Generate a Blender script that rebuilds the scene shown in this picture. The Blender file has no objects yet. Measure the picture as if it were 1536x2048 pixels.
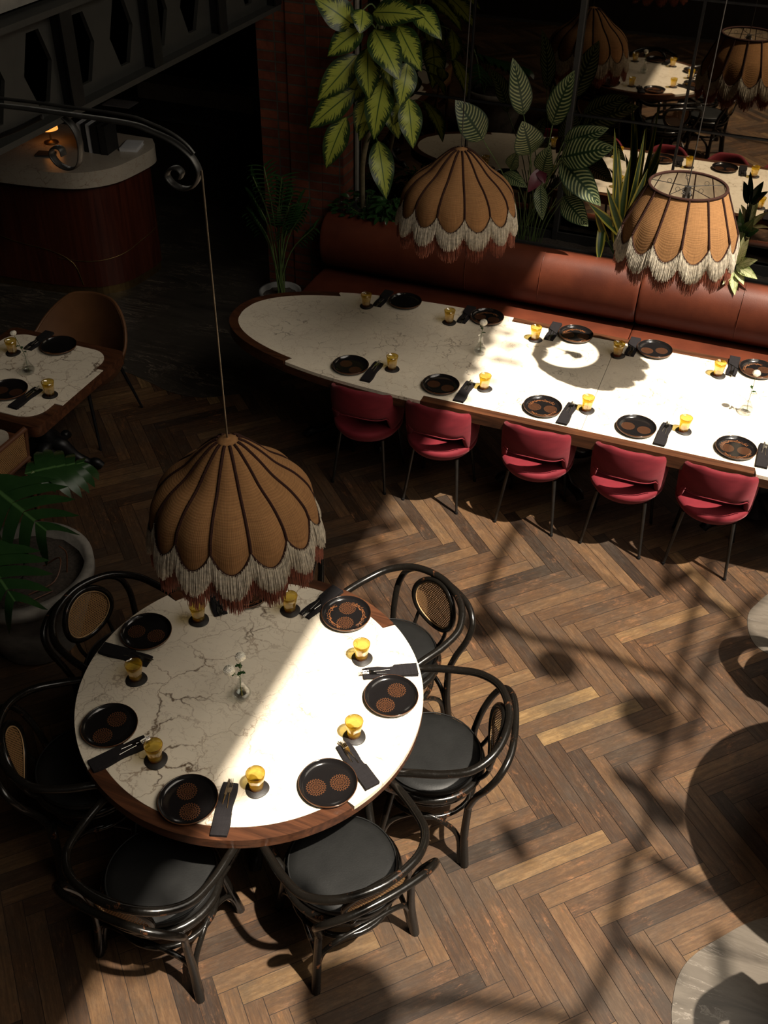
import bpy, math, random
from mathutils import Vector, Matrix, Euler
PI = math.pi
sc = bpy.context.scene
col = sc.collection
random.seed(7)

# ------------------------------------------------------------------ camera
cam_d = bpy.data.cameras.new('camera')
cam = bpy.data.objects.new('camera', cam_d); col.objects.link(cam); sc.camera = cam
cam_d.sensor_fit = 'VERTICAL'; cam_d.sensor_height = 36.0; cam_d.sensor_width = 27.0
cam_d.lens = 2060.0 / 2048.0 * 36.0
cam_d.clip_start = 0.05
RX = Vector((0.93378307, 0.35746141, 0.01644718)); UP = Vector((-0.23630199, 0.58146325, 0.77849975))
FW = Vector((-0.26872019, 0.73083639, -0.62742938))
m = Matrix((RX, UP, -FW)).transposed().to_4x4()
m.translation = Vector((1.56212, -2.62268, 4.17975))
cam.matrix_world = m

# ------------------------------------------------------------------ light
SUN = Vector((-0.44, 0.15, -1.0)).normalized()
sd = bpy.data.lights.new('sun', 'SUN'); sd.energy = 9.5; sd.angle = math.radians(0.9); sd.color = (1.0, 0.90, 0.76)
so = bpy.data.objects.new('sun', sd); col.objects.link(so)
so.rotation_euler = SUN.to_track_quat('-Z', 'Y').to_euler(); so.location = (6, -2, 9)
w = bpy.data.worlds.new('world'); sc.world = w; w.use_nodes = True
w.node_tree.nodes['Background'].inputs[0].default_value = (1.0, 0.90, 0.76, 1)
w.node_tree.nodes['Background'].inputs[1].default_value = 3.9
ROOF = 6.5
OX0, OX1, OY0, OY1 = -0.22 + 0.44 * ROOF, 6.9, -3.6, 3.74      # skylight opening in the unseen roof, edges set to shape the sun patch
pd = bpy.data.lights.new('skylight_portal', 'AREA'); pd.shape = 'RECTANGLE'; pd.size = OX1 - OX0; pd.size_y = OY1 - OY0
pd.cycles.is_portal = True
po = bpy.data.objects.new('skylight_portal', pd); col.objects.link(po); po.location = ((OX0 + OX1) / 2, (OY0 + OY1) / 2, ROOF)
sc.view_settings.view_transform = 'Standard'; sc.view_settings.look = 'None'
sc.view_settings.exposure = 0.2; sc.view_settings.gamma = 1.0; sc.view_settings.use_curve_mapping = False

# ------------------------------------------------------------------ material helpers
class NT:
    def __init__(s, name):
        s.m = bpy.data.materials.new(name); s.m.use_nodes = True
        s.t = s.m.node_tree; s.b = s.t.nodes['Principled BSDF']; s.out = s.t.nodes['Material Output']
    def put(s, sock, v):
        if isinstance(v, bpy.types.NodeSocket): s.t.links.new(v, sock)
        elif v is not None:
            if hasattr(sock.default_value, '__len__') and not hasattr(v, '__len__'): v = (v,) * len(sock.default_value)
            if hasattr(v, '__len__') and hasattr(sock.default_value, '__len__') and len(v) == 3 and len(sock.default_value) == 4: v = (*v, 1)
            sock.default_value = v
    def n(s, typ, ins=None, out=0, **props):
        nd = s.t.nodes.new(typ)
        for k, v in props.items(): setattr(nd, k, v)
        for k, v in (ins or {}).items(): s.put(nd.inputs[k], v)
        return nd.outputs[out]
    def M(s, op, a, b=0.0, c=0.0, clamp=False):
        nd = s.t.nodes.new('ShaderNodeMath'); nd.operation = op; nd.use_clamp = clamp
        s.put(nd.inputs[0], a); s.put(nd.inputs[1], b); s.put(nd.inputs[2], c)
        return nd.outputs[0]
    def mix(s, f, a, b, blend='MIX'):
        nd = s.t.nodes.new('ShaderNodeMix'); nd.data_type = 'RGBA'; nd.blend_type = blend
        s.put(nd.inputs[0], f); s.put(nd.inputs[6], a); s.put(nd.inputs[7], b)
        return nd.outputs[2]
    def ramp(s, f, stops, interp='LINEAR'):
        nd = s.t.nodes.new('ShaderNodeValToRGB'); nd.color_ramp.interpolation = interp
        e = nd.color_ramp.elements
        while len(e) < len(stops): e.new(0.5)
        for i, (p, c) in enumerate(stops):
            e[i].position = p; e[i].color = (*c, 1) if hasattr(c, '__len__') else (c, c, c, 1)
        s.put(nd.inputs[0], f)
        return nd.outputs[0]
    def obj(s): return s.n('ShaderNodeTexCoord', out=3)
    def uv(s): return s.n('ShaderNodeTexCoord', out=2)
    def scale(s, v, x, y, z):
        return s.n('ShaderNodeMapping', {0: v, 3: (x, y, z)})
    def noise(s, v, sc_=5, det=3, rough=0.5, dist=0.0, out=0):
        return s.n('ShaderNodeTexNoise', {'Vector': v, 'Scale': sc_, 'Detail': det, 'Roughness': rough, 'Distortion': dist}, out=out)
    def bump(s, h, strength=0.3, dist=0.01):
        s.put(s.b.inputs['Normal'], s.n('ShaderNodeBump', {'Height': h, 'Strength': strength, 'Distance': dist}))
    def set(s, color=None, rough=None, metal=None, spec=None, **kw):
        if color is not None: s.put(s.b.inputs['Base Color'], color)
        if rough is not None: s.put(s.b.inputs['Roughness'], rough)
        if metal is not None: s.put(s.b.inputs['Metallic'], metal)
        if spec is not None: s.put(s.b.inputs['Specular IOR Level'], spec)
        for k, v in kw.items(): s.put(s.b.inputs[k], v)
        return s.m

def simple(name, c, rough=0.5, metal=0.0, spec=0.5, var=0.25, nscale=12.0, bump=0.0):
    t = NT(name); o = t.obj(); f = t.noise(o, nscale, 4, 0.6)
    c2 = tuple(x * (1 - var) for x in c); c3 = tuple(min(1, x * (1 + var)) for x in c)
    if bump: t.bump(f, bump, 0.004)
    return t.set(t.ramp(f, [(0.3, c2), (0.7, c3)]), rough, metal, spec)

def mat_planks():
    t = NT('oiled_oak_herringbone')
    a = t.n('ShaderNodeAttribute', attribute_name='tone', out=2)
    uv = t.uv()
    g = t.noise(t.scale(uv, 2.2, 55, 1), 1.0, 6, 0.65, 0.6)
    g2 = t.noise(t.scale(uv, 9, 160, 1), 1.0, 3, 0.6)
    base = t.ramp(a, [(0.0, (.016, .009, .005)), (0.15, (.036, .019, .010)), (0.5, (.092, .049, .024)), (0.8, (.138, .078, .037)), (0.93, (.185, .112, .050)), (1.0, (.23, .145, .062))])
    c = t.mix(t.M('MULTIPLY', t.ramp(g, [(0.35, 1), (0.62, 0)]), 0.55), base, t.mix(1.0, base, (.38, .34, .32), 'MULTIPLY'))
    c = t.mix(t.M('MULTIPLY', t.ramp(g2, [(0.5, 0), (0.75, 1)]), 0.35), c, (.13, .07, .036))
    p = t.obj()
    wr = t.noise(p, 2.3, 8, 0.72); fl = t.noise(t.scale(uv, 8, 24, 1), 1.0, 10, 0.85)
    wm = t.M('MULTIPLY', t.ramp(wr, [(0.47, 0), (0.6, 1)]), t.ramp(fl, [(0.53, 0), (0.6, 1)]))
    c = t.mix(t.M('MULTIPLY', wm, 0.8), c, (.23, .105, .045))
    gr = t.ramp(t.noise(p, 1.5, 9, 0.78), [(0.44, 0), (0.6, 1)])
    c = t.mix(t.M('MULTIPLY', gr, 0.55), c, (.046, .036, .027))
    mot = t.noise(t.scale(uv, 7, 30, 1), 1.0, 9, 0.75)
    c = t.mix(t.ramp(mot, [(.40, .0), (.52, .55), (.66, .0)]), c, t.mix(1.0, c, (.42, .36, .31), 'MULTIPLY'))
    sp = t.ramp(t.noise(p, 90, 3, .6), [(.66, 0), (.72, .6)])
    c = t.mix(sp, c, (.02, .013, .009))
    t.bump(t.M('ADD', g, t.M('MULTIPLY', wm, 0.3)), 0.25, 0.002)
    return t.set(c, t.ramp(g, [(0.3, 0.62), (0.7, 0.42)]), 0, 0.35)

def mat_marble(name='cream_marble', cream=(.82, .73, .59), vein=(.22, .13, .07), sc_=1.0, vs=1.0):
    t = NT(name); o = t.obj()
    d = t.noise(o, 3.5 * sc_, 5, 0.6, out=1)
    v = t.n('ShaderNodeVectorMath', {0: t.n('ShaderNodeVectorMath', {0: d, 1: (-.5, -.5, -.5)}), 'Scale': 0.35 / sc_}, operation='SCALE')
    p = t.n('ShaderNodeVectorMath', {0: o, 1: v}, operation='ADD')
    e1 = t.n('ShaderNodeTexVoronoi', {'Vector': p, 'Scale': 6.0 * sc_}, feature='DISTANCE_TO_EDGE')
    e2 = t.n('ShaderNodeTexVoronoi', {'Vector': t.scale(p, 1.0, 2.3, 1), 'Scale': 11.0 * sc_}, feature='DISTANCE_TO_EDGE')
    k = t.noise(o, 2.2 * sc_, 4, 0.6)
    l1 = t.M('MULTIPLY', t.ramp(e1, [(0.0, 1), (0.026, 0)]), t.ramp(k, [(0.38, .25), (0.58, 1)]))
    l2 = t.M('MULTIPLY', t.ramp(e2, [(0.0, 1), (0.03, 0)]), t.ramp(t.noise(o, 3.1 * sc_, 3), [(0.4, 0.15), (0.65, 0.7)]))
    cr = t.M('MULTIPLY', t.ramp(e1, [(0.0, 1), (0.05, 0)]), t.ramp(t.noise(o, 2.6 * sc_, 5, .6), [(0.55, 0), (0.62, 1)]))
    cl = t.ramp(t.noise(o, 2.0 * sc_, 6, 0.6), [(0.3, tuple(x * .84 for x in cream)), (0.7, cream)])
    c = t.mix(t.M('MULTIPLY', t.M('MAXIMUM', l1, l2), 0.8 * vs), cl, vein)
    c = t.mix(t.M('MULTIPLY', cr, 0.9 * vs), c, tuple(x * .4 for x in vein))
    return t.set(c, 0.28, 0, 0.4)

def mat_stone(name, a, b, v):
    t = NT(name); o = t.obj()
    q = t.n('ShaderNodeMapping', {0: o, 2: (0, 0, 0.35), 3: (0.7, 4.0, 1)})
    n1 = t.noise(q, 2.2, 9, 0.62, 1.2)
    n2 = t.noise(q, 1.3, 8, 0.7, 2.0)
    c = t.ramp(n1, [(0.3, a), (0.55, b), (0.75, a)])
    ln = t.ramp(n2, [(0.485, 0), (0.5, 1), (0.515, 0)])
    c = t.mix(t.M('MULTIPLY', ln, t.ramp(t.noise(o, 2, 3), [(.42, 0), (.6, .9)])), c, v)
    return t.set(c, 0.38, 0, 0.4)

def mat_wood(name, dark, light, sx=1.5, sy=22, rough=0.4, axis='x'):
    t = NT(name); o = t.obj()
    s3 = {'x': (sx, sy, sy), 'y': (sy, sx, sy), 'z': (sy, sy, sx)}[axis]
    g = t.noise(t.scale(o, *s3), 1.0, 7, 0.65, 1.0)
    return t.set(t.ramp(g, [(0.3, dark), (0.55, tuple((a + b) / 2 for a, b in zip(dark, light))), (0.75, light)]), rough, 0, 0.45)

def mat_brick():
    t = NT('old_red_brick'); o = t.obj()
    q = t.n('ShaderNodeMapping', {0: o, 1: (0.0, 0.0, 0.0), 2: (PI / 2, 0, 0)})
    bk = t.t.nodes.new('ShaderNodeTexBrick'); bk.offset = 0.0
    t.put(bk.inputs['Vector'], q)
    t.put(bk.inputs['Color1'], (.20, .060, .030)); t.put(bk.inputs['Color2'], (.10, .030, .017)); t.put(bk.inputs['Mortar'], (.085, .070, .055))
    t.put(bk.inputs['Scale'], 1.0); t.put(bk.inputs['Mortar Size'], 0.007); t.put(bk.inputs['Brick Width'], 0.26); t.put(bk.inputs['Row Height'], 0.072)
    t.put(bk.inputs['Mortar Smooth'], 0.2)
    c = t.mix(0.6, bk.outputs[0], t.ramp(t.noise(o, 9, 6, .7), [(.3, .25), (.75, 1.2)]), 'MULTIPLY')
    t.bump(t.M('ADD', t.M('MULTIPLY', bk.outputs[1], -1.0), t.M('MULTIPLY', t.noise(o, 40, 4), .3)), 0.8, 0.01)
    return t.set(c, 0.9, 0, 0.2)

def mat_cloth(name, c, weave=420, rough=0.9, trans=0.0, bump=0.3, var=.25, uvs=True, sheen=0.0, alt=None):
    t = NT(name); u = t.uv() if uvs else t.obj()
    sx = t.n('ShaderNodeSeparateXYZ', {0: t.scale(u, weave, weave, weave)}, out=0)
    nd = t.t.nodes.new('ShaderNodeSeparateXYZ'); t.put(nd.inputs[0], t.scale(u, weave, weave, weave))
    wv = t.M('ADD', t.M('SINE', nd.outputs[0]), t.M('SINE', nd.outputs[1]))
    slub = t.noise(t.scale(u, 12, 190, 30), 1.0, 4, .7); slub2 = t.noise(t.scale(u, 190, 12, 30), 1.0, 4, .7)
    f = t.M('MULTIPLY', t.M('ADD', slub, slub2), .5)
    c1 = tuple(x * (1 - var) for x in c); c2 = tuple(min(1, x * (1 + var)) for x in c)
    cc = t.ramp(f, [(0.35, c1), (0.65, c2)])
    cc = t.mix(t.M('MULTIPLY', t.M('ADD', wv, 1.0), 0.14), cc, tuple(x * .35 for x in c))
    t.bump(wv, bump, 0.0006)
    t.set(cc, rough, 0, 0.15)
    if sheen: t.set(**{'Sheen Weight': sheen, 'Sheen Roughness': 0.35, 'Sheen Tint': tuple(min(1, x * 3 + .05) for x in c)})
    if trans:
        tr = t.n('ShaderNodeBsdfTranslucent', {0: cc})
        mx = t.t.nodes.new('ShaderNodeMixShader'); t.put(mx.inputs[0], trans)
        t.t.links.new(t.b.outputs[0], mx.inputs[1]); t.t.links.new(tr, mx.inputs[2]); t.t.links.new(mx.outputs[0], t.out.inputs[0])
    return t.m

def mat_velvet():
    t = NT('raspberry_velvet'); o = t.obj()
    f = t.noise(t.scale(o, 6, 6, 14), 1.0, 5, .6)
    c = t.ramp(f, [(.3, (.095, .007, .012)), (.7, (.16, .013, .020))])
    return t.set(c, .75, 0, .2, **{'Sheen Weight': .3, 'Sheen Roughness': .4, 'Sheen Tint': (1.0, .35, .38)})

def mat_leather(name, a, b, rough=.42, sc_=3.0, spec=.5):
    t = NT(name); o = t.obj(); f = t.noise(o, sc_, 6, .6); g = t.noise(o, 150, 3)
    t.bump(t.M('ADD', g, t.M('MULTIPLY', f, 3)), .18, .002)
    return t.set(t.ramp(f, [(.3, a), (.7, b)]), rough, 0, spec)

def mat_bentwood():
    t = NT('black_lacquered_bentwood'); o = t.obj()
    f = t.noise(o, 9, 6, .7); g = t.noise(o, 60, 4, .7)
    wr = t.M('MULTIPLY', t.ramp(f, [(.59, 0), (.64, 1)]), t.ramp(g, [(.45, 0), (.55, 1)]))
    return t.set(t.mix(wr, (.006, .005, .004), (.10, .04, .018)), t.ramp(g, [(.3, .14), (.7, .30)]), 0, .38)

def mat_cane():
    t = NT('woven_cane'); uv = t.uv()
    nd = t.t.nodes.new('ShaderNodeSeparateXYZ'); t.put(nd.inputs[0], uv)
    K = 1 / 0.0115
    x = t.M('MULTIPLY', nd.outputs[0], K); y = t.M('MULTIPLY', nd.outputs[1], K)
    row = t.M('MODULO', t.M('FLOOR', y), 2.0)
    fx = t.M('SUBTRACT', t.M('FRACT', t.M('ADD', x, t.M('MULTIPLY', row, .5))), .5); fy = t.M('SUBTRACT', t.M('FRACT', y), .5)
    r = t.M('SQRT', t.M('ADD', t.M('MULTIPLY', fx, fx), t.M('MULTIPLY', fy, fy)))
    hole = t.M('LESS_THAN', r, .31)
    c = t.ramp(t.noise(uv, 300, 3), [(.3, (.20, .105, .04)), (.7, (.36, .20, .08))])
    t.set(c, .55, 0, .3, Alpha=t.M('SUBTRACT', 1.0, hole))
    return t.m

def mat_glassy(name, colr, refl=.10, tint=1.0, dcol=None):
    t = NT(name)
    tr = t.n('ShaderNodeBsdfTransparent', {0: (*colr, 1)})
    gl = t.n('ShaderNodeBsdfGlossy', {0: (1, 1, 1, 1), 'Roughness': .03})
    fr = t.M('MULTIPLY', t.M('POWER', t.n('ShaderNodeLayerWeight', {0: .5}, out=1), 3.0), .7)
    mx = t.t.nodes.new('ShaderNodeMixShader'); t.put(mx.inputs[0], t.M('ADD', fr, refl * .2, clamp=True))
    t.t.links.new(tr, mx.inputs[1]); t.t.links.new(gl, mx.inputs[2])
    df = t.n('ShaderNodeBsdfTranslucent', {0: (*(dcol or colr), 1)})
    mx2 = t.t.nodes.new('ShaderNodeMixShader'); t.put(mx2.inputs[0], .22 * tint)
    t.t.links.new(mx.outputs[0], mx2.inputs[1]); t.t.links.new(df, mx2.inputs[2])
    t.t.links.new(mx2.outputs[0], t.out.inputs[0])
    return t.m

def mat_plate(kind):
    t = NT('black_glaze_' + kind); o = t.obj()
    nd = t.t.nodes.new('ShaderNodeSeparateXYZ'); t.put(nd.inputs[0], o); X, Y = nd.outputs[0], nd.outputs[1]
    rr = t.M('SQRT', t.M('ADD', t.M('MULTIPLY', X, X), t.M('MULTIPLY', Y, Y)))
    mask = None
    if kind != 'plain':
        for sx in (-1, 1):
            dx = t.M('SUBTRACT', X, .047 * sx); dy = t.M('SUBTRACT', Y, -.012 * sx)
            d = t.M('SQRT', t.M('ADD', t.M('MULTIPLY', dx, dx), t.M('MULTIPLY', dy, dy)))
            an = t.M('ARCTAN2', dy, dx)
            q = t.M('MULTIPLY', d, 1 / .0098); ring = t.M('FLOOR', q); fr = t.M('FRACT', q)
            v = t.M('ABSOLUTE', t.M('SINE', t.M('ADD', t.M('MULTIPLY', an, 11.0), t.M('MULTIPLY', ring, PI / 2))))
            e = t.M('ABSOLUTE', t.M('SUBTRACT', fr, t.M('MULTIPLY', v, .85)))
            line = t.M('MAXIMUM', t.M('LESS_THAN', e, .11), t.M('LESS_THAN', v, .08))
            mk = t.M('MULTIPLY', line, t.M('LESS_THAN', d, .041))
            mask = mk if mask is None else t.M('MAXIMUM', mask, mk)
        if kind == 'twig':
            an = t.M('ARCTAN2', Y, X)
            wob = t.M('MULTIPLY', t.M('SUBTRACT', t.noise(o, 55, 3), .5), .03)
            band = t.M('LESS_THAN', t.M('ABSOLUTE', t.M('SUBTRACT', t.M('ADD', rr, wob), .078)), .0022)
            band2 = t.M('LESS_THAN', t.M('ABSOLUTE', t.M('ADD', t.M('SUBTRACT', rr, .086), t.M('MULTIPLY', t.M('SUBTRACT', t.noise(o, 90, 3), .5), .04))), .0016)
            b2 = t.M('MULTIPLY', t.M('MAXIMUM', band, band2), t.M('GREATER_THAN', t.M('ABSOLUTE', t.M('SINE', t.M('MULTIPLY', an, 1.0))), .45))
            mask = t.M('MAXIMUM', mask, b2)
    rim = t.ramp(t.M('ADD', rr, t.M('MULTIPLY', t.noise(o, 30, 3), .003)), [(0, 0), (.1145, 0), (.1165, 1)])
    rim = t.M('MULTIPLY', t.M('GREATER_THAN', rr, .1155), .7)
    c = (.008, .007, .007)
    if mask is not None: c = t.mix(t.M('MULTIPLY', mask, .8), c, (.20, .075, .028))
    c = t.mix(rim, c, (.12, .045, .016))
    return t.set(c, .14, 0, .5)

def mat_leaf(kind):
    t = NT('leaf_' + kind)
    nd = t.t.nodes.new('ShaderNodeSeparateXYZ'); t.put(nd.inputs[0], t.uv()); u, v = nd.outputs[0], nd.outputs[1]
    a = t.M('ABSOLUTE', v)                      # 0 midrib .. 1 margin
    o = t.obj()
    if kind == 'dieffenbachia':
        st = t.noise(t.n('ShaderNodeCombineXYZ', {0: t.M('SUBTRACT', t.M('MULTIPLY', u, 42), t.M('MULTIPLY', a, 9)), 1: t.M('MULTIPLY', a, 1.2), 2: v}), 1.0, 4, .7)
        edge = t.M('ADD', t.M('ADD', a, t.M('MULTIPLY', t.M('SUBTRACT', st, .5), 2.3)), t.M('MULTIPLY', t.M('ABSOLUTE', t.M('SUBTRACT', u, .5)), .5))
        c = t.mix(t.ramp(edge, [(.62, 0), (.72, 1)]), t.mix(st, (.42, .45, .075), (.25, .32, .045)), (.018, .042, .010))
        c = t.mix(t.ramp(a, [(.03, 1), (.06, 0)]), c, (.05, .10, .02))
        r = .38
    elif kind == 'calathea':
        s1 = t.M('SINE', t.M('SUBTRACT', t.M('MULTIPLY', u, 88), t.M('MULTIPLY', t.M('POWER', a, 1.5), 16)))
        band = t.M('MULTIPLY', t.ramp(t.M('ADD', s1, t.M('MULTIPLY', t.noise(o, 40, 2), 1.1)), [(.62, 0), (1.0, 1)]), t.ramp(a, [(.06, 0), (.12, 1), (.85, 1), (.95, 0)]))
        c = t.mix(band, (.009, .026, .008), (.20, .22, .10)); r = .45
    elif kind == 'snake':
        c = t.mix(t.ramp(a, [(.55, 0), (.68, 1)]), t.mix(t.noise(t.scale(o, 8, 8, 40), 1, 3), (.014, .038, .012), (.04, .085, .028)), (.32, .29, .04)); r = .4
    elif kind == 'aglaonema':
        s1 = t.noise(t.n('ShaderNodeCombineXYZ', {0: t.M('SUBTRACT', t.M('MULTIPLY', u, 26), t.M('MULTIPLY', a, 7)), 1: a, 2: v}), 1, 4, .7)
        c = t.mix(t.ramp(t.M('ADD', s1, t.M('MULTIPLY', a, .22)), [(.62, 0), (.7, 1)]), (.55, .55, .30), (.12, .17, .03))
        c = t.mix(t.ramp(a, [(.03, 1), (.06, 0)]), c, (.2, .28, .08)); r = .45
    elif kind == 'burgundy':
        c = t.mix(t.noise(o, 20, 3), (.09, .012, .022), (.05, .008, .014)); r = .4
    else:
        c = t.mix(t.noise(o, 14, 3), (.008, .028, .008), (.022, .060, .016))
        c = t.mix(t.ramp(a, [(.02, 1), (.05, 0)]), c, (.06, .13, .04)); r = .22
    t.set(c, r, 0, .45)
    tr = t.n('ShaderNodeBsdfTranslucent', {0: c})
    mx = t.t.nodes.new('ShaderNodeMixShader'); t.put(mx.inputs[0], .18)
    t.t.links.new(t.b.outputs[0], mx.inputs[1]); t.t.links.new(tr, mx.inputs[2]); t.t.links.new(mx.outputs[0], t.out.inputs[0])
    return t.m

def mat_mirror():
    t = NT('smoked_mirror_glass'); o = t.obj()
    return t.set(t.ramp(t.noise(o, 1.2, 3), [(.3, (.24, .22, .185)), (.7, (.29, .26, .22))]), .015, 1.0, .5)

def mat_emit(name, c, s):
    t = NT(name); return t.set((*[x * .3 for x in c],), .6, **{'Emission Color': (*c, 1), 'Emission Strength': s})

MT = dict(planks=mat_planks(), marble=mat_marble(), marble2=mat_marble('cream_marble_fine', sc_=1.7, vs=.75, vein=(.30, .19, .10)), sub=simple('dark_subfloor', (.012, .008, .006), .9),
    stone_desk=mat_marble('desk_marble', cream=(.42, .37, .30), sc_=1.5, vs=.7),
    stone_dark=mat_stone('dark_marble_floor', (.018, .016, .013), (.036, .031, .025), (.20, .16, .12)),
    stone_grey=mat_stone('grey_marble_floor', (.045, .037, .029), (.11, .093, .074), (.24, .21, .18)),
    tablewood=mat_wood('rosewood_edge', (.022, .009, .005), (.125, .046, .020), 2.0, 26, .35), brick=mat_brick(),
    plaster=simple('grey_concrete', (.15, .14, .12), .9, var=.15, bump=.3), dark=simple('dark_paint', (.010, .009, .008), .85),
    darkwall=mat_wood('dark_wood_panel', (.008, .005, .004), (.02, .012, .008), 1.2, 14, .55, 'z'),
    steel=simple('grey_green_painted_steel', (.013, .013, .011), .6, .0, var=.2), iron=simple('black_cast_iron', (.012, .012, .013), .42, .6, var=.3, bump=.2),
    ironbar=simple('dark_wrought_iron', (.05, .048, .044), .45, .7, var=.3),
    velvet=mat_velvet(), chairleg=simple('dark_steel_leg', (.055, .052, .048), .35, .85), bench=mat_leather('russet_leather', (.060, .014, .007), (.115, .028, .012), .4),
    tan=mat_leather('tan_leather', (.085, .036, .015), (.15, .066, .026), .45), seatblk=mat_leather('black_leather_seat', (.005, .005, .0048), (.010, .010, .0095), .5, 6, .28),
    bent=mat_bentwood(), cane=mat_cane(), canerim=simple('cane_binding', (.40, .25, .12), .5),
    shade=mat_cloth('tan_burlap', (.34, .172, .070), 900, .9, .22), lining=simple('ivory_lining', (.62, .56, .45), .8),
    trim=mat_cloth('brown_braid', (.032, .012, .008), 700, .85, 0, .5), fringe_w=simple('cream_fringe_thread', (.44, .385, .30), .7, var=.4, nscale=60),
    fringe_b=simple('chestnut_fringe_thread', (.19, .050, .024), .75, var=.4, nscale=60), cord=simple('lamp_cord', (.035, .03, .025), .5), cordl=simple('twisted_brass_cable', (.20, .16, .11), .4, .8),
    napkin=mat_cloth('charcoal_linen', (.016, .014, .015), 1500, .9, 0, .4, uvs=False), coaster=mat_leather('black_leather_coaster', (.012, .010, .009), (.022, .018, .015), .5, 20),
    silver=simple('polished_steel', (.72, .70, .66), .16, 1.0, var=.05), amber=mat_glassy('amber_glass', (1.0, .92, .50), 1.0, dcol=(1.0, .70, .04)), amberthick=mat_glassy('amber_glass_base', (.72, .38, .15), .4, dcol=(.3, .1, .02)),
    clear=mat_glassy('clear_glass', (.985, .99, .985), .25, .03), water=mat_glassy('water', (.96, .98, .97), .2, .05),
    petal=simple('white_petals', (.80, .76, .66), .7, nscale=90), stemg=simple('green_stem', (.07, .11, .03), .5),
    plate_plain=mat_plate('plain'), plate_two=mat_plate('two'), plate_twig=mat_plate('twig'),
    die=mat_leaf('dieffenbachia'), cal=mat_leaf('calathea'), snake=mat_leaf('snake'), agl=mat_leaf('aglaonema'), burg=mat_leaf('burgundy'), green=mat_leaf('green'),
    mirror=mat_mirror(), soil=simple('soil', (.03, .022, .016), 1.0, nscale=60, var=.6, bump=1.0), pot=simple('weathered_stone_pot', (.17, .155, .135), .9, var=.4, nscale=8, bump=.5),
    potw=simple('grey_ceramic_pot', (.17, .17, .165), .6), mahog=mat_wood('red_mahogany', (.030, .007, .004), (.085, .020, .010), 1.0, 18, .3, 'z'),
    brass=simple('aged_brass', (.20, .13, .05), .4, .9), paper=simple('white_paper', (.55, .55, .56), .9, var=.08), orange=mat_emit('orange_glass_shade', (1.0, .33, .06), 1.3),
    chairwood=mat_wood('teak_chair_wood', (.06, .022, .010), (.13, .052, .024), 2, 20, .45), trunk=simple('pale_plant_cane', (.20, .17, .10), .8, nscale=30))

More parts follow.
